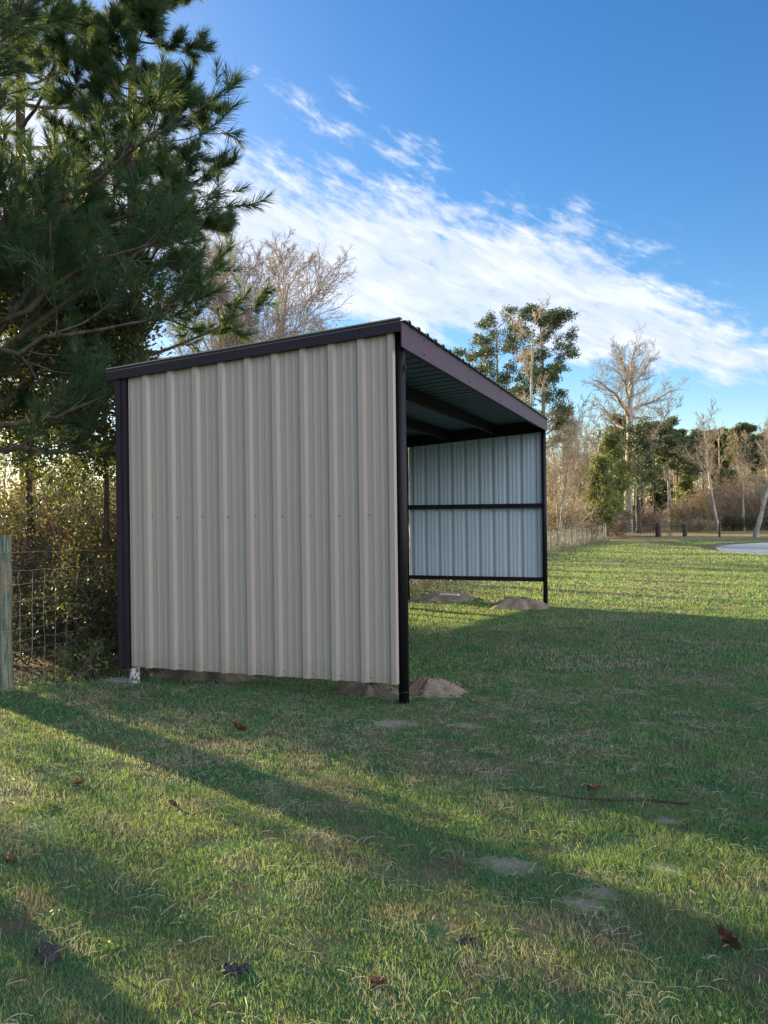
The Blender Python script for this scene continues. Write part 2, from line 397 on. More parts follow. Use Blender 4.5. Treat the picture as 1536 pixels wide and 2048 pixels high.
# ------------------------------------------------------------------ the shed
L_ = 9.61; W_ = 3.05
def roof_z(x, y):                    # underside of the roof sheets
    return 3.575 + .12*np.clip(y/L_, -.1, 1.1) + .072*x
def profile(pitch, lo, hi, start, h=.036, base=.098, top=.050, mh=.0042, mb=.040, mt_=.020):
    pts = []
    k0 = int(math.floor((lo-start)/pitch))-1; k1 = int(math.ceil((hi-start)/pitch))+1
    for k in range(k0, k1+1):
        c = start+k*pitch
        pts += [(c-base/2, 0), (c-top/2, h), (c+top/2, h), (c+base/2, 0)]
        for q in (1/3., 2/3.):
            c2 = c+pitch*q; c2 += (.012 if q < .5 else -.012)
            pts += [(c2-mb/2, 0), (c2-mt_/2, mh), (c2+mt_/2, mh), (c2+mb/2, 0)]
    pts.sort(); pts = [p for p in pts if lo <= p[0] <= hi]
    return [(lo, 0)]+pts+[(hi, 0)]
def sheet(name, prof, place, seg, mat_out, mat_in, parent, th=.0015):
    """place(u, h, s) -> point; s in 0..1 along the sheet; two skins"""
    n = len(prof); bm = bmesh.new(); ss = np.linspace(0, 1, seg+1)
    out = [[bm.verts.new(place(u, h, s)) for s in ss] for u, h in prof]
    inn = [[bm.verts.new(place(u, h-th*2, s)) for s in ss] for u, h in prof]
    for i in range(n-1):
        for j in range(seg):
            f = bm.faces.new([out[i][j], out[i+1][j], out[i+1][j+1], out[i][j+1]]); f.material_index = 0
            f = bm.faces.new([inn[i][j+1], inn[i+1][j+1], inn[i+1][j], inn[i][j]]); f.material_index = 1
        bm.faces.new([out[i][0], inn[i][0], inn[i+1][0], out[i+1][0]]); bm.faces.new([out[i][-1], out[i+1][-1], inn[i+1][-1], inn[i][-1]])
    for i in (0, n-1):
        for j in range(seg): bm.faces.new([out[i][j], out[i][j+1], inn[i][j+1], inn[i][j]])
    bmesh.ops.recalc_face_normals(bm, faces=bm.faces)
    me = bpy.data.meshes.new(name); bm.to_mesh(me); bm.free(); me.materials.append(mat_out); me.materials.append(mat_in)
    return link(bpy.data.objects.new(name, me), parent)
def build_shed():
    S = thing('run_in_shed', (0, 0, 0), 'open-fronted metal livestock shed with tan ribbed walls and dark burgundy trim', 'shed')
    # near end wall, ribs towards the viewer
    zb = .19
    wall = sheet('end_wall', profile(.3048, -3.035, -.025, -.062), lambda u, h, s: (u, -.072-h, zb+(roof_z(u, 0)-.035-zb)*s), 3, M['tan'], M['white_steel'], S)
    wall['label'] = 'tan ribbed end wall facing the lawn'
    def screw(x, y, z, ax, par, sm=None):
        a = np.array(ax, float); p = np.array([x, y, z]); r0 = .0085
        V, Q = tubes(np.array([[p, p+a*.003, p+a*.0032, p+a*.009, p+a*.0095]]), np.array([[r0*1.5, r0*1.4, r0, r0*.9, .0004]]), 6)
        mesh_np('screw', V, Q, sm or M['screw'], par, smooth_=False)
    for k in range(10):
        for dx in (.047,) if k else ():
            screw(-.062-.3048*k+dx+.02, -.0725, 1.785+.004*math.sin(k*3), (0, -1, 0), wall)
            screw(-.062-.3048*k+dx+.02, -.0725, .245+.003*math.sin(k*5), (0, -1, 0), wall)
    for k in (3, 6, 9):
        for z in (1.05, 2.42, 1.785): screw(-.062-.3048*k-.03, -.080, z, (-.5, -1, 0), wall)
    # far end wall, seen from inside; ribs to the outside
    sheet('end_wall', profile(.3048, -3.0, -.03, -.20), lambda u, h, s: (u, L_+.055+h, .36+(roof_z(u, L_)-.03-.36)*s), 3, M['tan'], M['white_steel'], S)['label'] = 'far end wall seen from inside, pale blue-grey sheets'
    sheet('back_wall', profile(.3048, .0, L_, .1), lambda u, h, s: (-3.115-h, u, (.19+.17*u/L_)+(roof_z(-3.1, u)-.03-(.19+.17*u/L_))*s), 3, M['tan'], M['white_steel'], S)
    # roof sheets, ribs run from front to back
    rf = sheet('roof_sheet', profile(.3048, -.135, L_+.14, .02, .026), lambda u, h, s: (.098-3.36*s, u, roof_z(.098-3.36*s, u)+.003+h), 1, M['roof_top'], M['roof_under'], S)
    # posts
    def post(x, y, zg, zt, mat=M['frame']):
        p = pipe('post', (x, y, zg-.3), (x, y, zt), .0495, mat, S)
        return p
    p = post(.0, 0, 0, roof_z(0, 0)-.02)
    V, Q = tubes(np.array([[(0, 0, .098), (0, 0, .1), (0, 0, .112), (0, 0, .114)]]), np.array([[.050, .055, .055, .050]]), 24)
    mesh_np('weld_collar', V, Q, M['frame'], p)
    hexa('clip', [box_v(.045, .062, -.03, .0, 3.15, 3.19)], M['frame'], p)
    p = post(-3.055, 0, 0, roof_z(-3.05, 0)-.02)
    V, Q = tubes(np.array([[(-3.055, 0, -.05), (-3.055, 0, .15), (-3.055, 0, .17)]]), np.array([[.054, .0535, .050]]), 20)
    mesh_np('chalky_foot', V, Q, M['chalk'], p)
    p = post(0, L_, -.21, roof_z(0, L_)-.02); p = post(-3.055, L_, -.21, roof_z(-3.05, L_)-.02)
    post(-3.055, L_/2, -.1, roof_z(-3.05, L_/2)-.02)
    # frame rails of far wall
    for z, h in ((1.887, .048), (.325, .042)):
        hexa('rail', [box_v(-3.005, -.05, L_-.045, L_+.045, z-h, z+h)], M['frame'], S)
    for z in (1.785, .27): hexa('rail', [box_v(-3.005, -.05, -.035, .045, z-.04, z+.04)], M['frame'], S)
    for z in (.40, 1.83): hexa('rail', [box_v(-3.10, -3.02, .05, L_-.05, z-.04, z+.04)], M['frame'], S)
    # headers following the roof slope at both ends
    for y in (0.0, L_):
        def sl(x0, x1, y0, y1, a, b):
            return [(x0,y0,roof_z(x0,y)-a),(x1,y0,roof_z(x1,y)-a),(x1,y1,roof_z(x1,y)-a),(x0,y1,roof_z(x0,y)-a),
                    (x0,y0,roof_z(x0,y)-b),(x1,y0,roof_z(x1,y)-b),(x1,y1,roof_z(x1,y)-b),(x0,y1,roof_z(x0,y)-b)]
        hexa('header_beam', [sl(-3.12, -.055, y-.04, y+.04, .25, .032)], M['frame'], S)
    # purlins along the length
    for x in (-1.02, -2.04, -.035, -3.06):
        d = .20 if -3 < x < -.5 else .19
        def pz(y, o): return roof_z(x, y)-o
        w = .032
        hexa('purlin', [[(x-w,.05,pz(.05,d)),(x+w,.05,pz(.05,d)),(x+w,L_-.05,pz(L_-.05,d)),(x-w,L_-.05,pz(L_-.05,d)),
                         (x-w,.05,pz(.05,.004)),(x+w,.05,pz(.05,.004)),(x+w,L_-.05,pz(L_-.05,.004)),(x-w,L_-.05,pz(L_-.05,.004))]], M['frame'], S)
    # front fascia with a small drip lip
    def fz(y, o): return roof_z(.06, y)+.000-o
    y0, y1 = -.128, L_+.15
    def fbox(x0, x1, ya, yb, a, b):
        return [(x0,ya,fz(ya,a)),(x1,ya,fz(ya,a)),(x1,yb,fz(yb,a)),(x0,yb,fz(yb,a)),(x0,ya,fz(ya,b)),(x1,ya,fz(ya,b)),(x1,yb,fz(yb,b)),(x0,yb,fz(yb,b))]
    fa = hexa('fascia', [fbox(.052, .060, y0, y1, .235, 0)], M['fascia'], S, .0015)
    hexa('drip_lip', [fbox(.0605, .069, y0, y1, .243, .231)], M['fascia'], fa, .002)
    for k in range(5):
        for oo in (.04, .19): screw(.0605, .6+k*2.0, float(fz(.6+k*2.0, oo)), (1, 0, 0), fa, M['trim'])
    # lapped joints of fascia, near corner cap
    hexa('corner_cap', [fbox(.0605, .0635, -.1285, .015, .230, .003)], M['fascia'], fa, .0012)
    for yy in (3.05, 6.1): hexa('lap_joint', [fbox(.0603, .0618, yy, yy+.05, .230, .001)], M['fascia'], fa, .001)
    # rake trim on both ends
    for y, sgn in ((-.132, 1), (L_+.148, -1)):
        def rz(x, o): return float(roof_z(x, y))+.030-o
        x0, x1 = -3.275, .0505
        a, b = sorted((y, y+sgn*.006)); a2, b2 = sorted((y-sgn*.008, y-sgn*.0005)); c2 = sorted((y, y+sgn*.07))
        def rb(ya, yb, o1, o2, xa=x0, xb=x1):
            return [(xa,ya,rz(xa,o1)),(xb,ya,rz(xb,o1)),(xb,yb,rz(xb,o1)),(xa,yb,rz(xa,o1)),(xa,ya,rz(xa,o2)),(xb,ya,rz(xb,o2)),(xb,yb,rz(xb,o2)),(xa,yb,rz(xa,o2))]
        r_ = hexa('rake_trim', [rb(a, b, .118, .0)], M['trim'], S, .0012)
        if sgn > 0:
            for k in range(6): screw(-.35-.55*k, y-.001, rz(-.35-.55*k, .055), (0, -1, 0), r_, M['trim'])
        hexa('trim_lip', [rb(a2, b2, .124, .110)], M['trim'], r_, .0012)
        hexa('trim_top', [rb(c2[0]+.0003, c2[1], -.0265+.027, -.012)], M['roof_top'], r_, .002)
        hexa('trim_soffit', [rb(min(b, y+sgn*.056), max(b, y+sgn*.056), .1175, .1155)], M['trim'], r_, 0)
    # left corner trim
    c = hexa('corner_trim', [box_v(-3.178, -3.118, -.112, .03, .165, 3.30), box_v(-3.1175, -3.052, -.092, -.02, .165, 3.31)], M['trim'], S, .002)
    hexa('trim_lip', [box_v(-3.0515, -3.046, -.0915, -.070, .175, 3.30)], M['frame'], c, .001)
    return S
build_shed()
# ------------------------------------------------------------------ bits on the ground
def mound(name, p, rx, ry, h, mat, label, cat, rz=0, seed=0, pw=2.3, **props):
    r = np.random.default_rng(seed); nr, na = 22, 72
    o = []; c = np.array(p[:2])
    ph = r.uniform(0, 6.28, 6)
    V = []
    for i in range(nr+1):
        q = i/nr
        for j in range(na):
            a = 2*PI*j/na; w_ = 1+.14*math.sin(2*a+ph[0])+.10*math.sin(3*a+ph[1])+.08*math.sin(7*a+ph[2])+.05*math.sin(13*a+ph[3])
            x = rx*q*w_*math.cos(a); y = ry*q*w_*math.sin(a)
            X = c[0]+x*math.cos(rz)-y*math.sin(rz); Y = c[1]+x*math.sin(rz)+y*math.cos(rz)
            g = float(ground(X, Y)); z = h*(1-q**pw)**1.15 if q < 1 else 0
            z *= 1+.14*math.sin(3.2*x/rx+ph[4])+.12*math.sin(4*y/ry+ph[5])+.05*math.sin(11*x/rx+9*y/ry)
            z += r.normal()*.008*min(1, h*8)*(1-q)
            V.append((X, Y, g+z-.02*q**6 - (.0 if q < .98 else .03)))
    idx = np.arange((nr+1)*na).reshape(nr+1, na)
    a_, b_ = idx[:-1], np.roll(idx[:-1], -1, 1); d_, c_ = idx[1:], np.roll(idx[1:], -1, 1)
    Q = np.stack([a_, d_, c_, b_], -1).reshape(-1, 4)
    return mesh_np(name, np.array(V), Q, mat, None, label=label, category=cat, **props)
MOUNDS = []; MH = {}
def dm(px, py, rx, ry, h, label, rz=0, seed=0, mat='dirt', name='dirt_mound', cat='dirt pile', group='spoil heaps round the shed posts', dxy=(0,0)):
    p = at(px, py); MOUNDS.append((p[0], p[1], rx*(1 if h > .05 else .6), ry*(1 if h > .05 else .6), rz))
    MH[(p[0], p[1])] = h
    return mound(name, p, rx, ry, h, M[mat], label, cat, rz, seed, group=group)
dm(864, 1386, .37, .26, .13, 'smooth brown dirt heap right of the near front post', .2, 1)
dm(742, 1388, .42, .20, .12, 'low dirt heap under the bottom edge of the wall, left of the near front post', -.25, 2)
dm(395, 1353, 0.66, .28, .17, 'long crumbly dirt heap under the left half of the end wall', -.1, 3)
dm(1042, 1215, .62, .5, .20, 'brown dirt heap beside the far front post', .1, 4)
dm(888, 1199, .9, .6, .15, 'wide flat dirt heap with a white scrap on top, under the far wall', .3, 5)
for px_, py_, rx, ry in SANDS:
    q = at(px_, py_); MOUNDS.append((q[0], q[1], rx*.75, ry*.75, 0))
dm(240, 1361, .26, .09, .03, 'whitish crumbled concrete beside the chalky post foot', 0, 27, 'sand', 'concrete_rubble', 'rubble', None)
def crumbs():
    r = np.random.default_rng(8); Vs = []; Qs = []; n0 = 0
    for mx, my, rx, ry, rz in MOUNDS[:5]:
        n = 260; a = r.uniform(0, 6.28, n); q = r.uniform(.0, 1.35, n)**.7; x = rx*q*np.cos(a); y = ry*q*np.sin(a)
        X = mx+x*math.cos(rz)-y*math.sin(rz); Y = my+x*math.sin(rz)+y*math.cos(rz); hh = MH[(mx, my)]*np.clip(1-(q/1.05)**2.6, 0, 1)
        s_ = r.uniform(.004, .018, n)*r.uniform(.4, 1, n)
        base = np.array([(1,0,0),(0,1,0),(-1,0,0),(0,-1,0),(0,0,1),(0,0,-1)], float)
        V = np.stack([X, Y, ground(X, Y)+hh+s_*.2], 1)[:, None]+base[None]*s_[:, None, None]*r.uniform(.6, 1.3, (n, 6, 1))
        F_ = np.array([(0,1,4),(1,2,4),(2,3,4),(3,0,4),(1,0,5),(2,1,5),(3,2,5),(0,3,5)])
        Vs.append(V.reshape(-1, 3)); Qs.append((F_[None]+np.arange(n)[:, None, None]*6).reshape(-1, 3)+n0); n0 += n*6
    mesh_np('soil_crumbs', np.concatenate(Vs), np.concatenate(Qs), M['dirt'], None, smooth_=False, kind='stuff')
crumbs()
p = ray(899, 1189.5, 15.3); g = np.array([p[0], p[1]]); gz = float(ground(*g))
ss_ = hexa('scrap_strip', [[(x, y, z+.02*x) for x, y, z in box_v(-.21, .21, -.03, .03, 0, .03)]], M['scrap'], None, .004, label='short white scrap strip lying on the wide far dirt heap', category='scrap')
ss_.location = (p[0], p[1], p[2]-.01); ss_.rotation_euler = (0, 0, -.3)
# fallen leaves
def leaf(px, py, ln, rz, curl, label, lobed=True, seed=0, tilt=.15):
    r = random.Random(seed); p = at(px, py); n = 15; V = []; 
    half = []
    for i in range(n):
        s = i/(n-1); wd = math.sin(PI*s**.8)*.22
        if lobed: wd *= 1+.35*math.sin(s*18+r.random())
        half.append((s, max(wd, .004)))
    rows = []
    for s, wd in half:
        row = []
        for q in (-1, -.5, 0, .5, 1):
            row.append(((s-.5)*ln, q*wd*ln, (q*q*curl*.3+(s-.5)**2*curl*.5)*ln))
        rows.append(row)
    V = [v for r_ in rows for v in r_]; Q = []
    for i in range(n-1):
        for j in range(4): Q.append((i*5+j, (i+1)*5+j, (i+1)*5+j+1, i*5+j+1))
    V = np.array(V); V2 = V.copy(); V2[:, 2] -= .0012; nV = len(V)
    Q2 = [(a+nV, d+nV, c+nV, b+nV) for a, b, c, d in Q]
    o = mesh_np('fallen_leaf', np.concatenate([V, V2]), np.array(Q+Q2), M['oakleaf'], None, label=label, category='leaf', group='fallen leaves on the lawn')
    o.scale = (.8,)*3; o.location = (p[0], p[1], p[2]+.018); o.rotation_euler = (tilt, tilt*.7, rz)
leaf(1458, 1897, .135, -.75, 1.2, 'large curled brown oak leaf, the biggest on the lawn', seed=1, tilt=.3)
leaf(755, 1976, .085, .25, .8, 'orange-brown leaf at the bottom centre of the lawn', False, 2)
leaf(477, 1463, .13, .4, 1.5, 'dark red curled leaf standing up in front of the end wall', seed=3, tilt=.6)
leaf(20, 1731, .10, .1, 1.0, 'dark brown leaf at the far left edge of the lawn', False, 4)
leaf(1188, 1584, .11, .2, .8, 'reddish leaf lying just above the dark stick', seed=5)
leaf(158, 1573, .08, 1.2, 1.0, 'small reddish leaf in the sunny left grass', False, 6)
leaf(347, 1617, .09, -.3, .9, 'rusty leaf in the sunlit grass, right of the small reddish leaf', False, 7)
def clod(px, py, s, label, seed):
    r = np.random.default_rng(seed); p = at(px, py); A_ = Acc()
    for k in range(16):
        c = np.array([p[0], p[1], p[2]+.02])+r.uniform(-1, 1, 3)*[s*.55, s*.4, s*.12]; rr = s*r.uniform(.2, .36)
        P = np.array([[c+[0, 0, -rr*.7], c+[0, 0, -rr*.5], c, c+[0, 0, rr*.4], c+[0, 0, rr*.6]]])+r.normal(size=(1, 5, 3))*rr*.15
        A_.tubes(P, np.array([[.01*rr, rr*.8, rr*1.1, rr*.7, .01*rr]])*r.uniform(.8, 1.2), 7)
    A_.build('mud_clod', M['mud'], None, label=label, category='clod', group='dark clods in the grass', smooth_=False)
clod(97, 1916, .075, 'dark clod near the bottom left corner', 1)
clod(470, 1948, .06, 'dark clod at the bottom, left of the orange-brown leaf', 2)
clod(936, 1893, .065, 'dark crumbly clod among dead grass right of the orange-brown leaf', 3)
a = at(990, 1584); b = at(1385, 1616); n = 16; s = np.linspace(0, 1, n)[:, None]
P = a*(1-s)+b*s; P += rng.normal(size=P.shape)*.012; P[:, 2] = ground(P[:, 0], P[:, 1])+.014+.008*np.sin(s[:, 0]*9)
A_ = Acc(); A_.tubes(P[None], np.linspace(.004, .009, n)[None]*(1+.2*rng.normal(size=(1, n))), 6)
A_.build('fallen_stick', M['darkwood'], None, label='long dark stick half sunk in the shaded grass', category='stick')
# ------------------------------------------------------------------ wire fence behind the shed
def fence_x(y): return np.interp(y, [-12, 37, 60.5], [fx0, -3.6, -1.95])
pp = at(14, 1381); fx0 = -3.6+(pp[0]+3.6)*(49/(37-pp[1]))
def fence():
    y0 = float(pp[1])
    f = thing('wire_fence', (float(pp[0]), y0, float(ground(*pp[:2]))), 'woven wire livestock fence on wooden posts running behind the shed', 'fence')
    f_off = np.array(f.location)
    ys = [y0-4.2, y0-2.1, y0]+[y0+2.13*k for k in range(1, 32) if y0+2.13*k < 60.3]
    for i, y in enumerate(ys):
        x = float(fence_x(y)); z = float(ground(x, y)); h = 1.60 if i < 3 else 1.46+.05*math.sin(i*2.3)
        K = 7; P = np.zeros((1, K, 3)); P[0, :, 0] = x-f_off[0]+.015*np.sin(np.arange(K)*1.1+i)*.5+np.linspace(0, .03*math.sin(i*1.7), K); P[0, :, 1] = y-f_off[1]; P[0, :, 2] = np.linspace(z-.3, z+h, K)-f_off[2]
        rr = .067 if i < 8 else .05
        R = np.array([[rr*1.05]*2+[rr]*3+[rr*.97, rr*.95]])
        V, Q = tubes(P, R, 14); o = mesh_np('post', V, Q, M['post'] if i < 8 else M['darkpost'], f)
        bm = bmesh.new(); bm.from_mesh(o.data); bm.verts.ensure_lookup_table(); fc = bm.faces.new([bm.verts[(K-1)*14+q] for q in range(14)]); fc.smooth = False; bm.to_mesh(o.data); bm.free()
    # woven wire: graduated line wires, kinked stay wires
    A_ = Acc(); lines = [.05, .15, .26, .38, .50, .63, .77, .92, 1.08, 1.22]
    Y = np.concatenate([np.arange(y0-5, y0+14, .165), np.arange(y0+14, 60.2, .4)]); X = fence_x(Y)+.068; G = ground(X, Y)
    for li, h in enumerate(lines+[1.42]):
        k = len(Y); P = np.stack([X-f_off[0]+.006*rng.normal(size=k), Y-f_off[1], G+h-f_off[2]+.010*np.sin(Y*1.3+li)+.006*rng.normal(size=k)], 1)
        A_.tubes(P[None], np.full((1, k), .0022 if h < 1.3 else .0016), 4)
    st = np.concatenate([np.arange(y0-5, y0+14, .165), np.arange(y0+14, 60.2, .33)])
    K = 21; hh = np.linspace(.05, 1.22, K)
    P = np.zeros((len(st), K, 3)); sx = fence_x(st)+.070
    P[..., 0] = (sx-f_off[0])[:, None]; wob = np.cumsum(rng.normal(size=(len(st), K))*.006, 1); kink = np.zeros((len(st), K)); kink[:, -3:] += rng.uniform(-.05, .05, (len(st), 1))*np.array([1, 1.6, .3])
    P[..., 1] = (st-f_off[1])[:, None]+.7*(wob-wob.mean(1, keepdims=True))+kink; P[..., 2] = (ground(sx, st)-f_off[2])[:, None]+hh[None]
    far = st > y0+14
    A_.tubes(P[~far], np.full((int((~far).sum()), K), .0021), 4); A_.tubes(P[far][:, ::5], np.full((int(far.sum()), 5), .0028), 3)
    A_.build('wire_mesh', M['wire'], f)
fence()
# ------------------------------------------------------------------ gate and posts by the pond
def gate():
    a = gpos(1216, 66); b = gpos(1314, 72); d = b-a; L = np.linalg.norm(d[:2]); rz = math.atan2(d[1], d[0])
    g = thing('pipe_gate', tuple(a), 'black barred farm gate closing the end of the wire fence', 'gate', rz=rz)
    zz = b[2]-a[2]
    for h in (.12, .40, .68, .96, 1.25):
        A_ = Acc(); A_.tubes(np.array([[(0, 0, h), (L*.5, 0, h+zz/2), (L, 0, h+zz)]]), np.full((1, 3), .028 if h in (.12, 1.25) else .018), 8)
        A_.build('gate_bar', M['iron'], g)
    for k in range(15):
        A_ = Acc(); x = L*k/14; A_.tubes(np.array([[(x, .03, .12+zz*k/14), (x, .03, 1.25+zz*k/14)]]), np.full((1, 2), .022 if k in (0, 14) else .012), 6)
        A_.build('gate_stay', M['iron'], g)
    def wpost(px, Z, h, r_, label, mat='darkwood', name='fence_post', lean=0):
        p = gpos(px, Z); V, Q = tubes(np.array([[(0, 0, -.3), (0, 0, h*.5), (lean, 0, h*.96), (lean, 0, h)]]), np.array([[r_, r_, r_*.97, r_*.6]]), 10)
        o = mesh_np(name, V, Q, M[mat], None, label=label, category='post'); o.location = tuple(p); return p
    wpost(1213.5, 66, 1.45, .14, 'thick dark post where the wire fence meets the gate')
    wpost(1316, 72, 1.28, .26, 'stout dark post at the right end of the barred gate')
    wpost(1369, 73, 1.22, .22, 'stout dark post standing alone between gate and pond')
    wpost(1438.5, 70, 1.25, .09, 'thin dark post near the pale leaning trunks left of the pond')
    p, q = gpos(1319, 72), gpos(1366, 73); m_ = (p+q)/2
    A_ = Acc(); A_.tubes(np.array([[p-p+[0, 0, 1.05], m_-p+[0, 0, 1.0], q-p+[0, 0, 1.02]]]), np.full((1, 3), .05), 6)
    A_.build('rail', M['darkwood'], None, label='dark rail slung between the two stout posts', category='rail').location = tuple(p)
    # pale picket run beyond the gate
    a = gpos(1217, 76); b = gpos(1241, 92); f = thing('picket_fence', tuple(a), 'pale slatted fence run seen through the gate', 'fence')
    for k in range(11):
        s = k/10; c = a*(1-s)+b*s-a; c[2] = float(ground(*(a*(1-s)+b*s)[:2]))-a[2]
        hexa('picket', [box_v(c[0]-.07, c[0]+.07, c[1]-.02, c[1]+.02, c[2]-.1, c[2]+1.55)], M['bark_grey'], f, 0)
    A_ = Acc(); A_.tubes(np.array([[[0, 0, 1.0], list(b-a+[0, 0, 1.0])]]), np.full((1, 2), .04), 4); A_.build('rail', M['bark_grey'], f)
gate()
# ------------------------------------------------------------------ trees
def trunk_path(h, lean=(0, 0), curve=0, K=12, wig=.01, r=rng):
    s = np.linspace(0, 1, K); P = np.zeros((1, K, 3)); P[0, :, 2] = s*h
    P[0, :, 0] = lean[0]*h*s**1.2+curve*h*np.sin(s*PI)*.5+np.cumsum(r.normal(size=K))*wig*h*.3; P[0, :, 1] = lean[1]*h*s+np.cumsum(r.normal(size=K))*wig*h*.3
    P[0] -= P[0, 0]
    return P
def bare_tree(base, h, r0, label, seed, lean=(0, 0), curve=0, n1=9, t0=.35, ang=.75, l1=.42, up=.5, n2=8, n3=7, n4=5, bark='bark_grey', twig='twig', cat='tree', group=None, leafy=None, name='bare_tree', stems=1, spread=.2, minr=.006, ivy=None):
    r = np.random.default_rng(seed)
    T = thing(name, tuple(base), label, cat, group)
    tr, tw = Acc(), Acc(); lf = []
    for si in range(stems):
        ln = (lean[0]+(r.uniform(-spread, spread) if stems > 1 else 0), lean[1]+(r.uniform(-spread, spread) if stems > 1 else 0))
        hh = h*(1 if si == 0 else r.uniform(.7, 1)); rr = r0*(1 if si == 0 else r.uniform(.6, .9))
        P = trunk_path(hh, ln, curve, r=r); R = rr*np.linspace(1, .12, 12)[None]**.95; R[0, 0] *= 1.25
        P[0, 0, 2] -= .2
        tr.tubes(P, R, 10)
        P1, R1 = spawn(P, R, n1, t0, 1.0, ang, l1, 8, .42, up, .13, r, .25, minr*1.5, tipfac=.55); tr.tubes(P1, R1, 6)
        P2, R2 = spawn(P1, R1, n2, .2, 1.0, 6*.11, .5, 6, .5, up*.6, .14, r, .35, minr, tipfac=.4); tw.tubes(P2, R2, 4)
        P3, R3 = spawn(P2, R2, n3, .15, 1.0, .6, .5, 4, .6, up*.4, .15, r, .5, minr*.7, tipfac=.3); tw.tubes(P3, R3, 3)
        if n4:
            P4, R4 = spawn(P3, R3, n4, .1, 1.0, .6, .55, 3, .7, up*.3, .15, r, .6, minr*.55, tipfac=.3); tw.tubes(P4, R4, 3)
        lf.append(P3[:, -1])
    tr.build('trunk', M[bark], T); tw.build('crown', M[twig], T)
    if leafy:
        n, rad, size, mat = leafy; c = np.concatenate(lf); V, Q, ti = leaves(c, n, rad, size, r); mesh_np('foliage', V, Q, M[mat], T, {'tint': ti}, smooth_=False)
    if ivy:
        n, zmax, rad, size, mat = ivy; z = r.uniform(.03, zmax, n)*h; s = np.interp(z, P[0, :, 2], np.arange(12)); i = np.clip(s.astype(int), 0, 10); f = (s-i)[:, None]
        c = P[0][i]*(1-f)+P[0][i+1]*f+r.normal(size=(n, 3))*rad; V, Q, ti = leaves(c, 5, .25, size, r); mesh_np('ivy', V, Q, M[mat], T, {'tint': ti}, smooth_=False)
    return T
def far_pine(base, h, r0, label, seed, crown0=.5, n1=22, l1=.20, lean=(0, 0), mat='needle_far', bark='bark_pine', nl=26, size=.32, rad=.5, cat='pine', group=None, name='pine_tree', ang=1.15, up=.5, squash=.55, n2=6, topfac=.6, bare=0):
    r = np.random.default_rng(seed); T = thing(name, tuple(base), label, cat, group)
    P = trunk_path(h, lean, r.uniform(-.02, .02), r=r); R = r0*np.linspace(1, .18, 12)[None]; P[0, 0, 2] -= .3
    tr = Acc(); tr.tubes(P, R, 9)
    P1, R1 = spawn(P, R, n1, crown0, 1.0, ang, l1, 7, .35, up, .10, r, .4, .02, tipfac=topfac); tr.tubes(P1, R1, 5)
    P2, R2 = spawn(P1, R1, n2, .3, 1.0, .7, .45, 4, .6, .3, .12, r, .5, .012); tr.tubes(P2, R2, 3)
    if bare:
        Pb, Rb = spawn(P, R, bare, .15, crown0, 1.4, l1*.7, 5, .25, -.1, .15, r, .4, .015); tr.tubes(Pb, Rb, 4)
    tr.build('trunk', M[bark], T)
    c = np.concatenate([P2[:, -1], P2[:, -2], P1[:, -1], P[:, -1]])
    V, Q, ti = leaves(c, nl, rad, size, r, .30, squash); mesh_np('crown', V, Q, M[mat], T, {'tint': ti}, smooth_=False)
    return T
def cedar(base, h, w, label, seed, mat='cedar', n=900, size=.34, cat='cedar', group=None, name='cedar_tree', round_=.0, per=10, r0=None, bottom=.06, bark='bark_pine'):
    r = np.random.default_rng(seed); T = thing(name, tuple(base), label, cat, group)
    P = trunk_path(h*.96, (r.uniform(-.03, .03), 0), r=r); R = (r0 or h*.014)*np.linspace(1, .1, 12)[None]; P[0, 0, 2] -= .2
    tr = Acc(); tr.tubes(P, R, 7)
    P1, R1 = spawn(P, R, 40, bottom, .97, 1.25, .01, 5, .4, .4, .1, r, .3, .012)
    z = P1[:, 0, 2]/h; prof = w*.5*np.clip((1-z)*(1-round_)+round_*np.sqrt(np.clip(1-(2*z-1)**2, 0, 1)), .04, 1)*r.uniform(.65, 1.25, len(z))
    D = norm(P1[:, -1]-P1[:, 0]); P1 = path(P1[:, 0], D, prof, 6, .5, .1, r); R1 = np.maximum(.012*h/6*np.linspace(1, .3, 6)[None]*np.ones((len(z), 1)), .008)
    tr.tubes(P1, R1, 4); tr.build('trunk', M[bark], T)
    k = r.integers(0, len(P1), n); s = r.uniform(.25, 1, n)**.7*5; i = np.clip(s.astype(int), 0, 4); f = (s-i)[:, None]
    c = P1[k, i]*(1-f)+P1[k, i+1]*f+r.normal(size=(n, 3))*w*.045
    V, Q, ti = leaves(c, per, w*.07, size, r, .45, .8); mesh_np('crown', V, Q, M[mat], T, {'tint': ti}, smooth_=False)
    return T
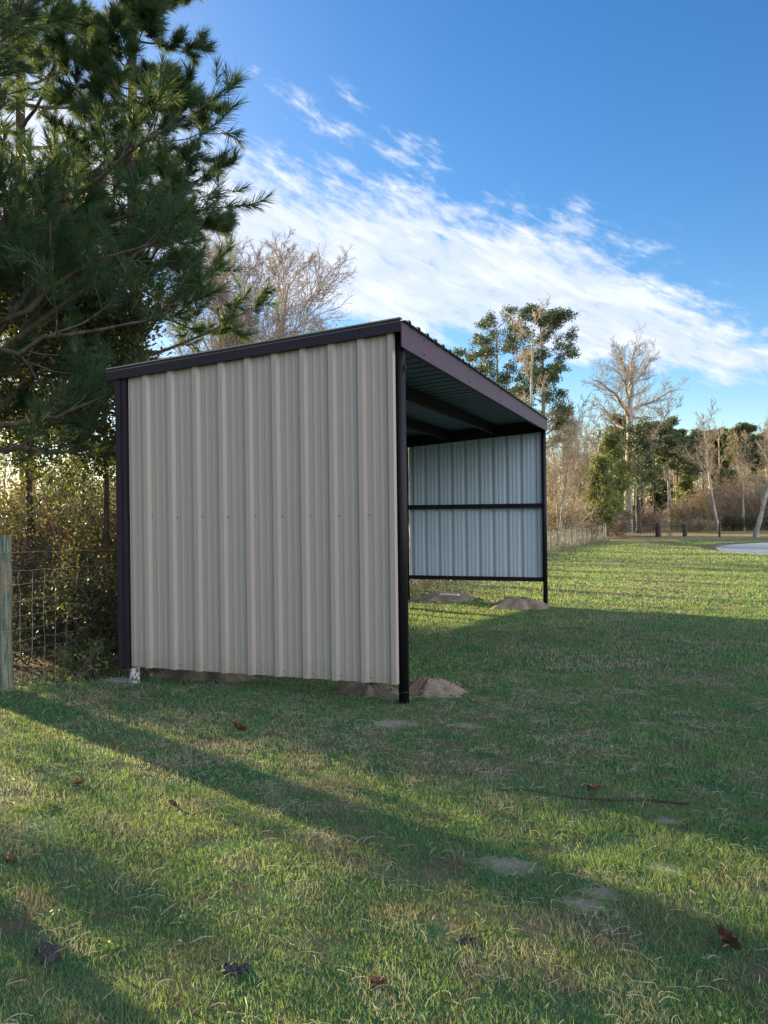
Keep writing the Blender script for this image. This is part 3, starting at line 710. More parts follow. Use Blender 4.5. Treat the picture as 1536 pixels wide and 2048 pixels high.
def shrub(base, h, w, label, seed, mat, n=350, per=8, size=.10, stems=14, twig='twig', cat='shrub', group=None, name='shrub', minr=.004, twigs=True, low=.12):
    r = np.random.default_rng(seed); T = thing(name, tuple(base), label, cat, group)
    p0 = np.zeros((stems, 3)); p0[:, :2] = r.normal(size=(stems, 2))*w*.12
    P = path(p0, norm(np.stack([r.normal(size=stems)*.45, r.normal(size=stems)*.45, np.ones(stems)], 1)), r.uniform(.7, 1.05, stems)*h, 7, .1, .12, r)
    R = np.maximum(h*.010*np.linspace(1, .3, 7)[None]*r.uniform(.6, 1.2, (stems, 1)), minr*1.3)
    tr = Acc(); tr.tubes(P, R, 5)
    P1, R1 = spawn(P, R, 9, .15, 1, .8, .42*min(1.6, w/h+.3), 5, .5, .3, .15, r, .4, minr); tr.tubes(P1, R1, 3)
    P2, R2 = spawn(P1, R1, 5, .2, 1, .7, .5, 4, .6, .2, .15, r, .5, minr)
    if twigs: tr.tubes(P2, R2, 3)
    tr.build('stems', M[twig], T)
    if n:
        allp = np.concatenate([P2[:, 2:].reshape(-1, 3), P1[:, 2:].reshape(-1, 3)]); c = allp[r.integers(0, len(allp), n)]; c = c[c[:, 2] > low*h]
        V, Q, ti = leaves(c, per, w*.06+size, size, r, .55); mesh_np('foliage', V, Q, M[mat], T, {'tint': ti}, smooth_=False)
    return T
def fence_weeds():
    r = np.random.default_rng(77); n = 3600; y = r.uniform(9, 60, n)**1.0; x = fence_x(y)+r.normal(size=n)*.35-.15; C = np.stack([x, y, ground(x, y)+r.uniform(0, .55, n)*r.uniform(.2, 1, n)], 1)
    V, Q, ti = leaves(C, 9, .16, .13, r, .18, 1, np.array([0, 0, 1.2])); mesh_np('fence_weeds', V, Q, M['grey_weed'], None, {'tint': ti}, smooth_=False, kind='stuff')
fence_weeds()
# --- near long-needled pines
def big_pine(base, h, r0, label, seed, z0, n1, blen, ntuft, nl=.20, wd=.006, up=.35, lean=(0, 0), extra=(), ang=1.2, mat='needle', dead=8, n2=9, n3=4, topr=.35):
    r = np.random.default_rng(seed); T = thing('pine_tree', tuple(base), label, 'pine', None)
    K = 12; P = trunk_path(h, lean, 0, wig=.006, r=r); R = r0*np.linspace(1, .2, K)[None]; P[0, 0, 2] -= .3
    tr = Acc(); tr.tubes(P, R, 14)
    P1, R1 = spawn(P, R, n1, z0, .99, ang, .01, 9, .34, 0, .05, r, .3, .008)
    z = P1[:, 0, 2]/h; L = blen*(1-(1-topr)*np.clip((z-z0)/(1-z0), 0, 1)**1.3)*r.uniform(.75, 1.15, len(z))
    D = norm(P1[:, 1]-P1[:, 0]); P1 = path(P1[:, 0], D, L, 9, up, .07, r)
    R1 = np.maximum(.016*L[:, None]*np.linspace(1, .22, 9)[None], .008)
    ex = [];
    for e in extra:          # hand-placed limbs, given as world points
        q = np.array(e)-np.array(base); s = np.linspace(0, len(q)-1, 9); i = np.clip(s.astype(int), 0, len(q)-2); f = (s-i)[:, None]; ex.append(q[i]*(1-f)+q[i+1]*f)
    if ex:
        ex = np.array(ex)+r.normal(size=(len(ex), 9, 3))*.03; P1 = np.concatenate([P1, ex]); R1 = np.concatenate([R1, np.tile(np.linspace(.042, .012, 9), (len(ex), 1))])
    tr.tubes(P1, R1, 7)
    if dead:
        Pd, Rd = spawn(P, R, dead, .08, z0+.1, 1.4, blen*.5/h, 7, .16, .1, .1, r, .3, .006); tr.tubes(Pd, Rd, 5)
        Pe, Re = spawn(Pd, Rd, 7, .2, 1, .8, .4, 5, .5, 0, .15, r, .3, .004); tr.tubes(Pe, Re, 3)
    P2, R2 = spawn(P1, R1, n2, .28, 1.0, .75, .36, 6, .5, .45, .12, r, .35, .006, flat=.5, tipfac=.35); tr.tubes(P2, R2, 4)
    P3, R3 = spawn(P2, R2, n3, .3, 1.0, .7, .42, 4, .6, .5, .12, r, .5, .005, tipfac=.2); tr.tubes(P3, R3, 3)
    def clear(P, m_=.25):        # nothing grows into the shed
        w_ = P+np.array(base); return ~(((w_[..., 0] > -3.3-m_) & (w_[..., 1] > -.6-m_) & (w_[..., 2] < 3.9)).any(1))
    P2, R2 = P2[clear(P2)], R2[clear(P2)]; tr = Acc(); tr.tubes(P, R, 14); k1 = clear(P1, 0) | (np.arange(len(P1)) < 0); tr.tubes(P1[k1], R1[k1], 7)
    if dead: tr.tubes(Pd[clear(Pd)], Rd[clear(Pd)], 5); tr.tubes(Pe[clear(Pe)], Re[clear(Pe)], 3)
    tr.tubes(P2, R2, 4); P3, R3 = P3[clear(P3)], R3[clear(P3)]; tr.tubes(P3, R3, 3); P1 = P1[k1]
    tr.build('trunk', M['bark_pine'], T)
    C = np.concatenate([P3[:, -1], P2[:, -1], P1[:, -1], P2[:, -2]]); Dd = np.concatenate([P3[:, -1]-P3[:, -2], P2[:, -1]-P2[:, -2], P1[:, -1]-P1[:, -2], P2[:, -2]-P2[:, -3]])
    k_ = r.uniform(size=len(C)) < .88; C, Dd = C[k_], Dd[k_]; V, Q, ti = needles(C, Dd, ntuft, nl, wd, r, 1.0, .22); mesh_np('crown', V, Q, M[mat], T, {'tint': ti}, smooth_=False)
    print(label, len(C), 'tufts')
    return T
def W(px, py, Z): return tuple(ray(px, py, Z))
b1 = gpos(-190, 9.6)
big_pine(b1, 11.5, .20, 'big long-needled pine with dark limbs reaching in from the left edge', 11, .20, 58, 3.8, 60, .22, .0075, .45, dead=12, ang=1.15, topr=.2,
    extra=[[W(-190, 560, 9.6), W(0, 450, 9.3), W(120, 405, 9.1), W(200, 345, 9.0), W(270, 300, 8.9), W(320, 270, 8.8), W(350, 240, 8.8)], [W(-190, 600, 9.6), W(0, 520, 9.5), W(120, 470, 9.5), W(230, 440, 9.5), W(300, 425, 9.4), W(350, 415, 9.4)],
           [W(-190, 760, 9.6), W(0, 655, 9.0), W(60, 610, 8.9), W(130, 545, 8.8), W(230, 505, 8.7), W(330, 470, 8.7)],
           [W(-190, 740, 9.6), W(0, 702, 8.6), W(90, 685, 8.5), W(200, 660, 8.5), W(320, 640, 8.6)],
           [W(-190, 900, 9.6), W(0, 852, 8.6), W(80, 835, 8.5), W(150, 820, 8.4), W(225, 790, 8.5)],
           [W(-190, 820, 9.6), W(0, 905, 8.9), W(60, 900, 8.7), W(150, 905, 8.7), W(228, 885, 8.9)]])
big_pine(gpos(283, 15.5), 16.5, .17, 'tall pine with a straight trunk rising behind the left end of the shed', 23, .30, 84, 2.3, 60, .24, .010, .35, ang=1.25, topr=.15)
big_pine(gpos(60, 19), 20, .2, 'farther sunlit pine filling the upper left corner', 29, .30, 56, 3.6, 54, .26, .012, .35, ang=1.2, topr=.5, n2=7)
# out-of-frame neighbours along the fence line (they throw the long shade across the lawn)
# low bare limb across the gap
def limb(pts, label, seed, r0=.045):
    r = np.random.default_rng(seed); q = np.array([W(*p) for p in pts]); s = np.linspace(0, len(q)-1, 14); i = np.clip(s.astype(int), 0, len(q)-2); f = (s-i)[:, None]; P = (q[i]*(1-f)+q[i+1]*f)[None]; P[0, 1:-1] += r.normal(size=(12, 3))*.015
    return P, np.linspace(r0, r0*.3, 14)[None]
def understorey():
    g_ = 'evergreen trees behind the wire fence'
    cedar(gpos(205, 10.6), 5.2, 3.2, 'dark small-leaved evergreen pressed against the left corner of the shed', 41, 'holly', 1300, .085, 'evergreen', None, 'evergreen_tree', .5, 12, .06, .46)
    cedar(gpos(60, 12.5), 6.6, 4.4, 'dark small-leaved evergreen behind the wooden fence post', 42, 'holly', 1500, .10, 'evergreen', None, 'evergreen_tree', .6, 12, .07, .36)
    cedar(gpos(150, 16.5), 8.5, 4.6, 'olive evergreen in the middle of the gap left of the shed', 43, 'bush', 900, .12, 'evergreen', None, 'evergreen_tree', .7, 12, .08, .35)
    cedar(gpos(-140, 13), 7.5, 5, 'dark evergreen at the extreme left edge', 44, 'holly', 1100, .11, 'evergreen', None, 'evergreen_tree', .8, 11, .08, .4)
    k = 50
    for px, Z, h, w_, mt, tw, n, lb in [(60, 9.6, 1.0, 1.6, 'holly', 'twig_dark', 240, 'low dark green bush just behind the wooden fence post'),
            (170, 9.3, 1.3, 1.6, 'holly', 'twig_dark', 260, 'dark green twiggy bush behind the wire mesh next to the shed'),
            (120, 11.2, 1.9, 2.2, 'bush_brown', 'twig_dark', 170, 'rust-leaved thicket bush behind the dark green twiggy one'),
            (215, 12.5, 2.8, 2.2, 'bush', 'twig', 350, 'yellow-green backlit bush beside the shed corner trim'),
            (20, 13.5, 2.0, 2.8, 'bush', 'twig', 300, 'yellow-green backlit bush at the left edge above the fence post'),
            (110, 15.5, 3.0, 3.0, 'bush', 'twig_tan', 400, 'glowing yellow bush in the middle of the gap left of the shed'),
            (190, 18, 3.6, 3.4, 'bush', 'twig_tan', 600, 'taller yellow-green bush deep in the gap left of the shed'),
            (40, 19, 3.6, 3.6, 'tan_brush', 'twig_tan', 500, 'straw-coloured brush far behind the wooden fence post'),
            (-120, 15, 2.0, 3.2, 'bush', 'twig', 400, 'olive bush at the left edge behind the big pine'),
            (165, 8.75, .42, .5, 'bush', 'twig', 160, 'small bright green weed clump behind the wire mesh')]:
        k += 1; shrub(gpos(px, Z), h, w_, lb, k, mt, int(n*1.7), 11, .045 if Z < 12 else .065, 22, tw, low=.05)
understorey()
def S(s, a):                          # ground point: s across the sunlight, a towards the sun
    n_ = np.array([.39, .92])/math.hypot(.39, .92); d_ = np.array([-.92, .39])/math.hypot(.39, .92); q = n_*s+d_*a
    return np.array([q[0], q[1], float(ground(*q))])
def side_trees():                     # the tree line goes on beyond the left edge of the picture
    for i, (s, a, h, w_, n, lb) in enumerate([(-4.5, 13.5, 5.0, 2.3, 560, 'loose evergreen just outside the left edge'), (-5.6, 12, 5, 2.6, 700, 'evergreen further left along the fence'), (-7.6, 9, 5, 2.6, 700, 'evergreen well left of the picture'), (-9.8, 10, 5.5, 2.8, 650, 'evergreen furthest left along the fence')]):
        cedar(S(s, a), h, w_, lb, 160+i, 'holly', n, .09, 'evergreen', None, 'evergreen_tree', .8, 11, .06, .08)
    
    # brushy trees behind the back wall and farther along the fence
    cedar(S(-2.75, 17), 5.6, 2.3, 'thin-leaved evergreen set back beyond the left edge', 172, 'holly', 150, .11, 'evergreen', None, 'evergreen_tree', .8, 7, .05, .06)
    cedar(S(-2.2, 12.5), 6.2, 1.15, 'narrow high-crowned evergreen just outside the left edge', 171, 'holly', 300, .09, 'evergreen', None, 'evergreen_tree', .9, 10, .05, .40)
    for i, (s, a, h, w_, lb) in enumerate([(23.2, 15, 6, 3.0, 'bushy evergreen behind the far end of the shed'), (25.4, 17, 6, 3.2, 'second bushy evergreen farther along behind the shed'), (29.0, 28, 10, 6.5, 'evergreen deep behind the fence beyond the shed'), (35, 33, 11, 6.5, 'evergreen standing deeper behind the fence'), (43, 36, 11, 6.5, 'evergreen standing deepest behind the fence'), (16.2, 18, 5, .7, 'narrow evergreen close behind the shed')]):
        cedar(S(s, a), h, w_, lb, 180+i, 'needle_dark', 600, .12, 'evergreen', None, 'evergreen_tree', .8, 10, .08, .05)
side_trees()
# bare trees behind the shed
bare_tree(gpos(432, 20), 8.3, .13, 'leafless twiggy tree with several stems, left one behind the shed roof', 61, (.02, 0), n1=15, t0=.2, ang=.5, l1=.45, up=.55, n2=9, n3=7, n4=6, bark='bark_pale', twig='twig_red', stems=3, spread=.10, minr=.006)
bare_tree(gpos(490, 22), 8.7, .15, 'broad leafless tree fanning out above the middle of the shed roof', 62, (.08, 0), n1=15, t0=.2, ang=.55, l1=.50, up=.5, n2=9, n3=7, n4=6, bark='bark_pale', twig='twig_red', stems=4, spread=.22, minr=.007)
bare_tree(gpos(590, 26), 7.6, .12, 'smaller leafless tree with leaning boughs right of the broad one, above the roof', 63, (.12, 0), n1=11, t0=.25, ang=.6, l1=.45, up=.4, n2=8, n3=7, n4=4, bark='bark_pale', twig='twig_red', stems=2, spread=.15, minr=.008)
bare_tree(gpos(735, 34), 8.2, .14, 'leafless tree top just showing over the highest corner of the shed', 64, (.0, 0), n1=11, t0=.3, ang=.6, l1=.4, up=.5, n2=8, n3=7, n4=4, twig='twig_red', minr=.009, stems=2, spread=.2)
bare_tree(gpos(830, 36), 9.0, .14, 'faint leafless tree top right of the highest corner of the shed', 65, (.0, 0), n1=9, t0=.3, ang=.6, l1=.35, up=.5, n2=7, n3=6, n4=4, twig='twig_red', minr=.009, stems=2, spread=.12)
# tall pines over the far end of the shed
far_pine(gpos(1010, 62), 17.4, .24, 'tall open-crowned pine, left of the pair over the far end of the shed', 71, .58, 22, .24, (-.03, 0), 'needle_dark', 'bark_grey', 42, .22, .46, squash=.6)
far_pine(gpos(1088, 58), 17.3, .26, 'tall full-crowned pine, right of the pair over the far end of the shed', 72, .38, 40, .20, (.0, 0), 'needle_dark', 'bark_grey', 50, .22, .48, squash=.6, topfac=.45)
far_pine(gpos(955, 70), 17.2, .22, 'pine half hidden by the shed roof, lowest of the three tall ones', 73, .55, 18, .17, (0, 0), 'needle_far', 'bark_grey', 26, .32, .5)
bare_tree(gpos(1066, 55), 15.3, .2, 'tan vine-hung leafless tree in front of the tall pines', 74, (0, 0), n1=11, t0=.3, ang=.6, l1=.24, up=.6, n2=8, n3=7, n4=4, bark='bark_pale', twig='twig_tan', minr=.013, leafy=(1, .4, .14, 'tan_brush'))
# the tall bare tree by the gate, drawn limb by limb
def tall_bare():
    Zt = 86; base = gpos(1257, Zt); T = thing('bare_tree', tuple(base), 'tallest leafless tree, thick pale trunk and wide forked crown behind the gate', 'tree')
    r = np.random.default_rng(5)
    def pl(pts, dz=0): 
        q = np.array([np.array(W(x, y, Zt+d))-base for x, y, d in pts]); K = 12; cum = np.r_[0, np.cumsum(np.linalg.norm(np.diff(q, axis=0), axis=1))]; s = np.linspace(0, cum[-1], K)
        return np.stack([np.interp(s, cum, q[:, i]) for i in range(3)], 1)
    limbs = [([(1257, 1066, 0), (1256, 1000, 0), (1257, 930, 0), (1260, 870, 0), (1259, 825, 0)], .50, .34),
        ([(1259, 828, 0), (1263, 790, 0), (1264, 760, -.5), (1262, 725, -.5), (1272, 692, 0)], .38, .08),
        ([(1260, 832, 0), (1248, 812, -1), (1232, 787, -2), (1212, 774, -3), (1203, 765, -3), (1184, 758, -3)], .28, .05),
        ([(1260, 832, 0), (1270, 815, 1), (1285, 808, 2), (1308, 804, 3), (1325, 790, 3), (1343, 782, 3)], .26, .05),
        ([(1264, 770, 0), (1275, 758, 1), (1290, 745, 2), (1298, 728, 2), (1305, 715, 2)], .22, .05),
        ([(1263, 755, 0), (1250, 740, 1), (1240, 715, 2), (1235, 695, 2)], .20, .05),
        ([(1258, 905, 0), (1270, 898, -1), (1290, 893, -2), (1308, 870, -3), (1322, 845, -3), (1340, 820, -3)], .24, .05),
        ([(1257, 862, 0), (1240, 853, 1), (1222, 838, 2), (1205, 812, 2), (1195, 806, 2)], .2, .04),
        ([(1259, 850, 0), (1268, 835, 3), (1290, 838, 5), (1310, 836, 6)], .16, .04),
        ([(1259, 800, 0), (1252, 775, -2), (1243, 750, -4), (1225, 735, -5)], .16, .04)]
    P = np.array([pl(a) for a, _, _ in limbs])+r.normal(size=(len(limbs), 12, 3))*.07; P[0] = pl(limbs[0][0]); R = np.array([np.linspace(a, b, 12) for _, a, b in limbs])
    P[0, 0, 2] -= .5; tr, tw = Acc(), Acc(); tr.tubes(P, R, 9)
    P1, R1 = spawn(P[1:], R[1:]*.8, 14, .15, 1, .75, .38, 7, .45, .7, .16, r, .35, .014, tipfac=.3); tr.tubes(P1, R1, 5)
    P2, R2 = spawn(P1, R1, 9, .15, 1, .65, .48, 6, .6, .5, .18, r, .4, .010, tipfac=.3); tw.tubes(P2, R2, 3)
    P3, R3 = spawn(P2, R2, 8, .15, 1, .65, .5, 4, .7, .3, .18, r, .5, .0065); tw.tubes(P3, R3, 3)
    P4, R4 = spawn(P3, R3, 3, .2, 1, .6, .5, 3, .7, .3, .18, r, .5, .005); tw.tubes(P4, R4, 3)
    tr.build('trunk', M['bark_pale'], T); tw.build('crown', M['twig'], T)
tall_bare()
def right_wood():
    cedar(gpos(1196, 72), 7.6, 5.2, 'sunlit green cedar over the middle of the wire fence', 81, n=950, size=.26, round_=.3)
    cedar(gpos(1222, 79), 10.6, 5.6, 'taller olive cedar between the sunlit green one and the tallest bare tree', 82, n=1050, size=.28, round_=.35)
    cedar(gpos(1163, 78), 6.8, 4.6, 'low green cedar, leftmost of the cedars over the wire fence', 83, n=1000, size=.28, round_=.4)
    cedar(gpos(1240, 90), 6.4, 4.2, 'dark green cedar right behind the trunk of the tallest bare tree', 84, 'needle_dark', n=900, size=.30, round_=.5)
    bare_tree(gpos(1278, 84), 11.5, .33, 'dark ivy-clad tree right of the thick pale trunk', 85, n1=14, t0=.3, ang=.8, l1=.28, up=.3, bark='bark_pine', twig='twig_dark', minr=.014, leafy=(6, .5, .25, 'needle_dark'), n4=0)
    bare_tree(gpos(1270, 90), 9.5, .2, 'slim pale tree close behind the thick pale trunk', 86, n1=9, t0=.4, ang=.6, l1=.40, bark='bark_pale', minr=.014, n4=4)
    bare_tree(gpos(1308, 92), 10.0, .22, 'dark bare trunk just left of the wood trail', 87, n1=9, t0=.35, ang=.7, l1=.3, bark='bark_pine', twig='twig_dark', minr=.014, n4=2, leafy=(4, .6, .3, 'needle_dark'))
    far_pine(gpos(1344, 90), 12.3, .25, 'leaning slender pine standing over the right side of the wood trail', 88, .62, 18, .22, (-.06, 0), nl=30, size=.42, rad=.7, bark='bark_grey')
    far_pine(gpos(1353, 97), 12.0, .2, 'small-crowned pine right of the leaning one', 89, .6, 16, .20, (.0, 0), nl=30, size=.42, rad=.7)
    far_pine(gpos(1383, 104), 11.8, .24, 'green pine with a rounded crown above the lone stout post', 90, .5, 18, .24, (0, 0), nl=34, size=.45, rad=.8)
    cedar(gpos(1372, 92), 6.6, 3.8, 'yellow-green cedar behind the lone stout post', 91, n=900, size=.30, round_=.5)
    bare_tree(gpos(1437, 83), 11.4, .20, 'pale curved leafless trunk by the thin post', 92, (-.10, 0), -.04, n1=12, t0=.45, ang=.55, l1=.42, up=.5, bark='bark_pale', twig='twig', minr=.013, n4=4)
    bare_tree(gpos(1413, 96), 9.4, .17, 'slim leafless tree left of the pale curved one', 93, (-.02, 0), n1=10, t0=.4, ang=.6, l1=.40, bark='bark_grey', minr=.014, n4=4)
    bare_tree(gpos(1486, 88), 9.6, .2, 'straight pale trunk with tan twigs, right of the curved one', 94, (-.01, 0), n1=12, t0=.4, ang=.6, l1=.40, bark='bark_pale', twig='twig_tan', minr=.014, n4=5)
    bare_tree(gpos(1510, 63), 7.6, .22, 'white-barked leaning tree at the edge of the pond', 95, (.17, 0), .06, n1=11, t0=.3, ang=.7, l1=.36, up=.5, bark='bark_pale', twig='twig', minr=.010, n4=5)
    bare_tree(gpos(1540, 92), 12.6, .2, 'tall thin leafless tree at the right edge of the picture', 96, (.0, 0), n1=12, t0=.4, ang=.5, l1=.3, up=.6, bark='bark_grey', minr=.014, n4=5)
    far_pine(gpos(1478, 112), 13.4, .3, 'flat-topped dark pine rising over the straight pale trunk', 97, .6, 22, .24, (.05, 0), 'needle_far', nl=36, size=.5, rad=.9, up=.2)
    far_pine(gpos(1440, 118), 13.0, .3, 'dark pine behind the pale curved leafless trunk', 98, .5, 22, .24, (0, 0), 'needle_far', nl=36, size=.5, rad=.9)
    far_pine(gpos(1520, 120), 12.4, .3, 'dark pine at the right edge behind the pond tree', 99, .5, 22, .26, (0, 0), 'needle_far', nl=36, size=.5, rad=.9)
    far_pine(gpos(1405, 122), 13.2, .3, 'dark pine with a domed crown between rounded and curved neighbours', 100, .5, 22, .26, (0, 0), 'needle_far', nl=36, size=.5, rad=.9)
    far_pine(gpos(1240, 110), 15, .3, 'dark pine seen through the crown of the tallest bare tree', 101, .45, 26, .2, nl=34, size=.45, rad=.8)
    far_pine(gpos(1285, 112), 13.5, .3, 'dark pine right of the tallest bare tree, deep in the wood', 102, .4, 26, .22, nl=34, size=.45, rad=.8, mat='needle_far')
    cedar(gpos(1324, 150), 6.5, 5.5, 'dark blue-green cedar closing the end of the wood trail', 103, 'needle_dark', 900, .5, round_=.6)
    cedar(gpos(1430, 96), 4.6, 5.0, 'dark low evergreen behind the thin post', 104, 'needle_dark', 700, .3, round_=.8)
    cedar(gpos(1452, 100), 7.4, 4.8, 'mid-height green cedar behind the pale curved trunk', 105, 'cedar', 900, .34, round_=.7)
    bare_tree(gpos(1118, 58), 9.6, .12, 'thin pale leafless sapling beside the far front post of the shed', 106, (.04, 0), n1=12, t0=.2, ang=.5, l1=.4, up=.5, bark='bark_pale', twig='twig_tan', minr=.010, stems=3, spread=.1, n4=4)
    bare_tree(gpos(1142, 64), 8.4, .12, 'slim tan leafless tree right of the thin pale sapling', 107, (.0, 0), n1=12, t0=.2, ang=.5, l1=.4, up=.5, bark='bark_pale', twig='twig_tan', minr=.011, stems=3, spread=.14, n4=4)
    bare_tree(gpos(1128, 80), 12.5, .18, 'tall grey leafless tree behind the saplings', 108, (.0, 0), n1=13, t0=.3, ang=.6, l1=.38, up=.5, twig='twig', minr=.013, n4=5)
    bare_tree(gpos(1175, 95), 13, .2, 'leafless tree top behind the low green cedar', 109, (.0, 0), n1=13, t0=.35, ang=.6, l1=.38, up=.5, twig='twig', minr=.015, n4=5)
    bare_tree(gpos(1212, 100), 14, .2, 'leafless tree top left of the tallest bare tree', 110, (.0, 0), n1=13, t0=.35, ang=.6, l1=.38, up=.5, twig='twig', minr=.015, n4=5)
    k = 120
    for px, Z, h, w_, mt, tw, n, lb in [(1112, 60, 3.4, 5, 'tan_brush', 'twig_tan', 500, 'tan brush clump at the far corner of the shed'),
            (1150, 72, 3.6, 5, 'tan_brush', 'twig_tan', 500, 'tan brush clump over the left part of the wire fence'),
            (1185, 76, 2.4, 5, 'bush', 'twig', 500, 'yellow-green bush behind the wire fence'),
            (1237, 76, 2.2, 3.4, 'bush', 'twig', 500, 'yellow-green bush left of the thick pale trunk'),
            (1236, 73, 1.7, 1.6, 'orange_brush', 'twig_red', 220, 'small orange bush behind the end of the wire fence'),
            (1296, 88, 2.2, 4, 'orange_brush', 'twig_red', 420, 'rusty brush clump left of the wood trail'),
            (1362, 90, 2.6, 4, 'tan_brush', 'twig_tan', 400, 'tan brush clump right of the wood trail'),
            (1395, 90, 4.0, 5, 'tan_brush', 'twig_tan', 600, 'tall tan brush behind the lone stout post'),
            (1420, 90, 4.6, 5, 'bush_brown', 'twig_tan', 500, 'brown brush left of the pale curved trunk'),
            (1459, 92, 6.0, 6, 'orange_brush', 'twig_red', 700, 'tall orange-brown brush between the curved and the straight trunk'),
            (1500, 94, 6.0, 6, 'tan_brush', 'twig_tan', 700, 'tall tan brush behind the pond tree'),
            (1535, 92, 5.2, 6, 'bush_brown', 'twig_red', 600, 'brown brush at the right edge beyond the pond'),
            (1400, 86, 1.2, 6, 'tan_brush', 'twig', 300, 'low dry brush at the foot of the wood'),
            (1470, 88, 1.6, 6, 'needle_dark', 'twig_dark', 300, 'low dark brush at the foot of the wood, left of the straight trunk'),
            (1515, 88, 1.6, 6, 'needle_dark', 'twig_dark', 300, 'low dark brush beyond the pond')]:
        k += 1; shrub(gpos(px, Z), h, w_, lb, k, mt, int(n*.75), 7, .15, 26, tw, minr=.012, low=.02)
right_wood()
# the deep wood closing the view, one mass of trunks, twigs and foliage
def deep_wood():
    r = np.random.default_rng(200); A_ = Acc()
    pxs = np.concatenate([r.uniform(700, 1302, 90), r.uniform(1346, 1900, 110), r.uniform(1296, 1352, 14)]); Zs = np.concatenate([r.uniform(108, 190, 200), r.uniform(175, 230, 14)])
    B = np.array([gpos(a, b) for a, b in zip(pxs, Zs)]); h = r.uniform(8, 14.5, len(B))
    P = path(B-[0, 0, .3], norm(np.stack([r.normal(size=len(B))*.05, r.normal(size=len(B))*.05, np.ones(len(B))], 1)), h, 8, 0, .03, r); R = h[:, None]*.014*np.linspace(1, .2, 8)[None]
    A_.tubes(P, R, 5)
    P1, R1 = spawn(P, R, 14, .25, 1, .8, .30, 5, .5, .5, .12, r, .4, .03); A_.tubes(P1, R1, 3)
    P2, R2 = spawn(P1, R1, 6, .2, 1, .7, .5, 4, .6, .3, .15, r, .5, .022); A_.tubes(P2, R2, 3)
    P3, R3 = spawn(P2, R2, 4, .2, 1, .7, .5, 3, .7, .3, .15, r, .5, .018); A_.tubes(P3, R3, 3)
    A_.build('woodland', M['twig_tan'], None, kind='stuff')
    sel = r.uniform(size=len(B)) < .5; c = P2.reshape(len(B), -1, 4, 3)[sel][:, :, -1].reshape(-1, 3); c = c[r.uniform(size=len(c)) < .5]
    V, Q, ti = leaves(c, 9, .9, .6, r); mesh_np('woodland_foliage', V, Q, M['needle_far'], None, {'tint': ti}, smooth_=False, kind='stuff')
    n = 9500; px = r.uniform(700, 1900, n); Z = r.uniform(94, 150, n); ok = (px < 1298) | (px > 1350); px, Z = px[ok], Z[ok]
    C = np.array([gpos(a, b) for a, b in zip(px, Z)]); C[:, 2] += r.uniform(.1, 5.2, len(C))*r.uniform(.2, 1, len(C))
    V, Q, ti = leaves(C, 12, .9, .26, r); mesh_np('undergrowth', V, Q, M['tan_brush'], None, {'tint': ti}, smooth_=False, kind='stuff')
    # hedge bank of trees beyond the dry field on the far left
    n = 2600; a = r.uniform(0, 1, n); P0 = np.stack([-75-20*r.uniform(size=n), -60+150*a, np.zeros(n)], 1); P0[:, 2] = ground(P0[:, 0], P0[:, 1])+r.uniform(0, 1, n)*(2+1.5*np.sin(a*37)+1*np.sin(a*91))
    V, Q, ti = leaves(P0, 12, 1.1, .6, r); mesh_np('distant_hedge', V, Q, M['tan_brush'], None, {'tint': ti}, smooth_=False, kind='stuff')
deep_wood()
